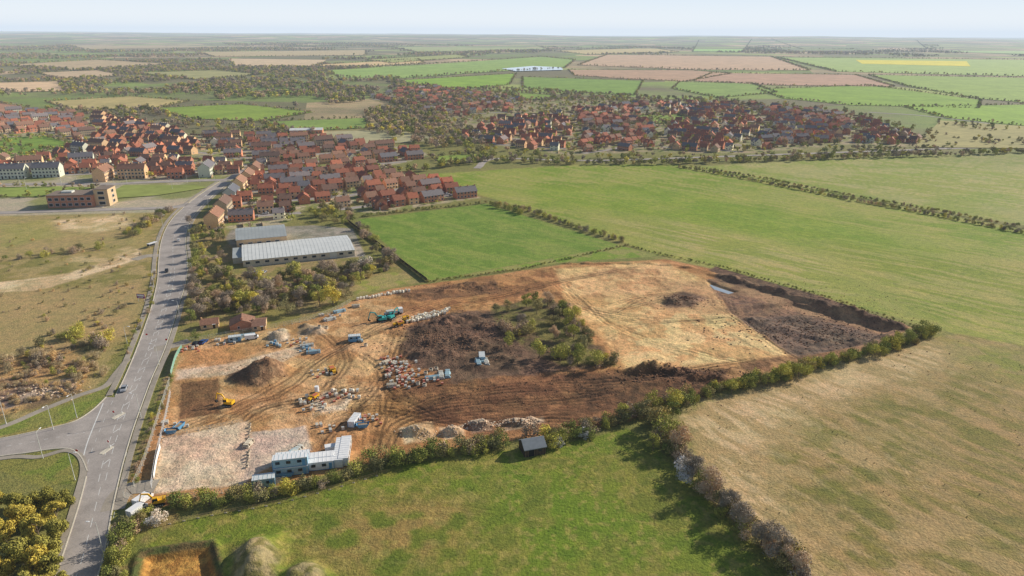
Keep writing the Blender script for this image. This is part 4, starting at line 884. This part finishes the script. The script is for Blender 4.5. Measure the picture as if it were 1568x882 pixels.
for t,side,i in [(118,1,2),(255,1,1),(315,-1,5)]:
    a=at_(t);b_=at_(t+2);d=(b_-a)/np.linalg.norm(b_-a);n=np.array([-d[1],d[0]]); q=a+n*side*2.9; put("car",CARS[i],q[0],q[1],.11,math.atan2(d[1],d[0])+(math.pi if side>0 else 0))
for u,v in [(380,420),(392,419),(404,418),(300,528),(312,525)]: site("parked_car",random.choice(CARS),u,v,random.choice([80,90]))
def tsign():
    mb=MB(); mb.cyl((0,0,0),(0,0,2.4),.05,.05,6,'steel'); mb.cyl((0,-.03,2.4),(0,.03,2.4),.4,.4,14,'white'); mb.cyl((0,-.05,2.4),(0,-.03,2.4),.42,.42,14,'red'); return mb.mesh("tsign")
TS=tsign()
for u,v in [(168,686),(176,640),(120,700),(226,520),(256,528)]: site("traffic_sign",TS,u,v,random.uniform(-30,30))
mb=MB(); mb.box((0,0,.08),(5,1.8,.2),'kerb',0,.85); mb.cyl((1.6,0,.1),(1.6,0,1.0),.12,.12,8,'white'); TI=mb.mesh("island")
for u,v,r in [(163,690,75),(181,637,70),(262,445,92)]: site("traffic_island",TI,u,v,r)
# ---------------------------------------------------------------- haze, sky, sun, camera
mb=MB(); hm=bpy.data.materials.new("air_haze_glow"); hm.use_nodes=True; t=hm.node_tree; t.nodes.clear(); o_=t.nodes.new("ShaderNodeOutputMaterial")
DEN=5.0e-5
ab=t.nodes.new("ShaderNodeVolumeAbsorption"); ab.inputs["Color"].default_value=(0,0,0,1); ab.inputs["Density"].default_value=DEN
em=t.nodes.new("ShaderNodeEmission"); em.inputs["Color"].default_value=(.68,.79,.92,1); em.inputs["Strength"].default_value=DEN  # volume emits pale blue itself, in place of sunlight scattered by the air
ad=t.nodes.new("ShaderNodeAddShader"); t.links.new(ab.outputs[0],ad.inputs[0]); t.links.new(em.outputs[0],ad.inputs[1]); t.links.new(ad.outputs[0],o_.inputs["Volume"])
mb.box((0,12000,150),(56000,42000,340),hm); put("emissive_haze",mb.mesh("haze"),0,0)
sd=Vector((.82,.50,0)).normalized(); el=math.radians(26); sd=Vector((sd.x*math.cos(el),sd.y*math.cos(el),math.sin(el)))
l=bpy.data.lights.new("sun",'SUN'); l.energy=5.0; l.angle=math.radians(.5); l.color=(1,.92,.79); so=bpy.data.objects.new("sun",l); so.rotation_euler=sd.to_track_quat('Z','Y').to_euler(); sc.collection.objects.link(so)
w=bpy.data.worlds.new("World"); sc.world=w; w.use_nodes=True; nt=w.node_tree; sk=nt.nodes.new("ShaderNodeTexSky"); sk.sky_type='NISHITA'; sk.sun_disc=False; sk.sun_elevation=el; sk.sun_rotation=math.atan2(sd.x,sd.y); sk.altitude=120
bg=nt.nodes["Background"]; bg.inputs[1].default_value=.085
tc=nt.nodes.new("ShaderNodeTexCoord"); sx=nt.nodes.new("ShaderNodeSeparateXYZ"); nt.links.new(tc.outputs["Generated"],sx.inputs[0])
hcol=ramp(nt,sx.outputs[2],[(0,(.95,.96,.95)),(.02,(.90,.94,.96)),(.05,(.74,.85,.95)),(.2,(.38,.52,.74))])
hm_=mixc(nt,1.,hcol,(1/.085,1/.085,1/.085),'MULTIPLY')
fac=ramp(nt,sx.outputs[2],[(0,(1,1,1)),(.06,(1,1,1)),(.22,(0,0,0))])
nt.links.new(mixc(nt,fac,sk.outputs[0],hm_),bg.inputs[0])
sc.view_settings.view_transform='Standard'; sc.view_settings.look='None'; sc.view_settings.exposure=0
cd=bpy.data.cameras.new("Camera"); cd.sensor_width=36; cd.lens=F/1568*36; cd.clip_start=1; cd.clip_end=80000; co=bpy.data.objects.new("Camera",cd); sc.collection.objects.link(co)
m=Matrix.Identity(4)
for i in range(3): m[i][0]=RV[i]; m[i][1]=UV[i]; m[i][2]=-fw[i]
m[2][3]=H; co.matrix_world=m; sc.camera=co
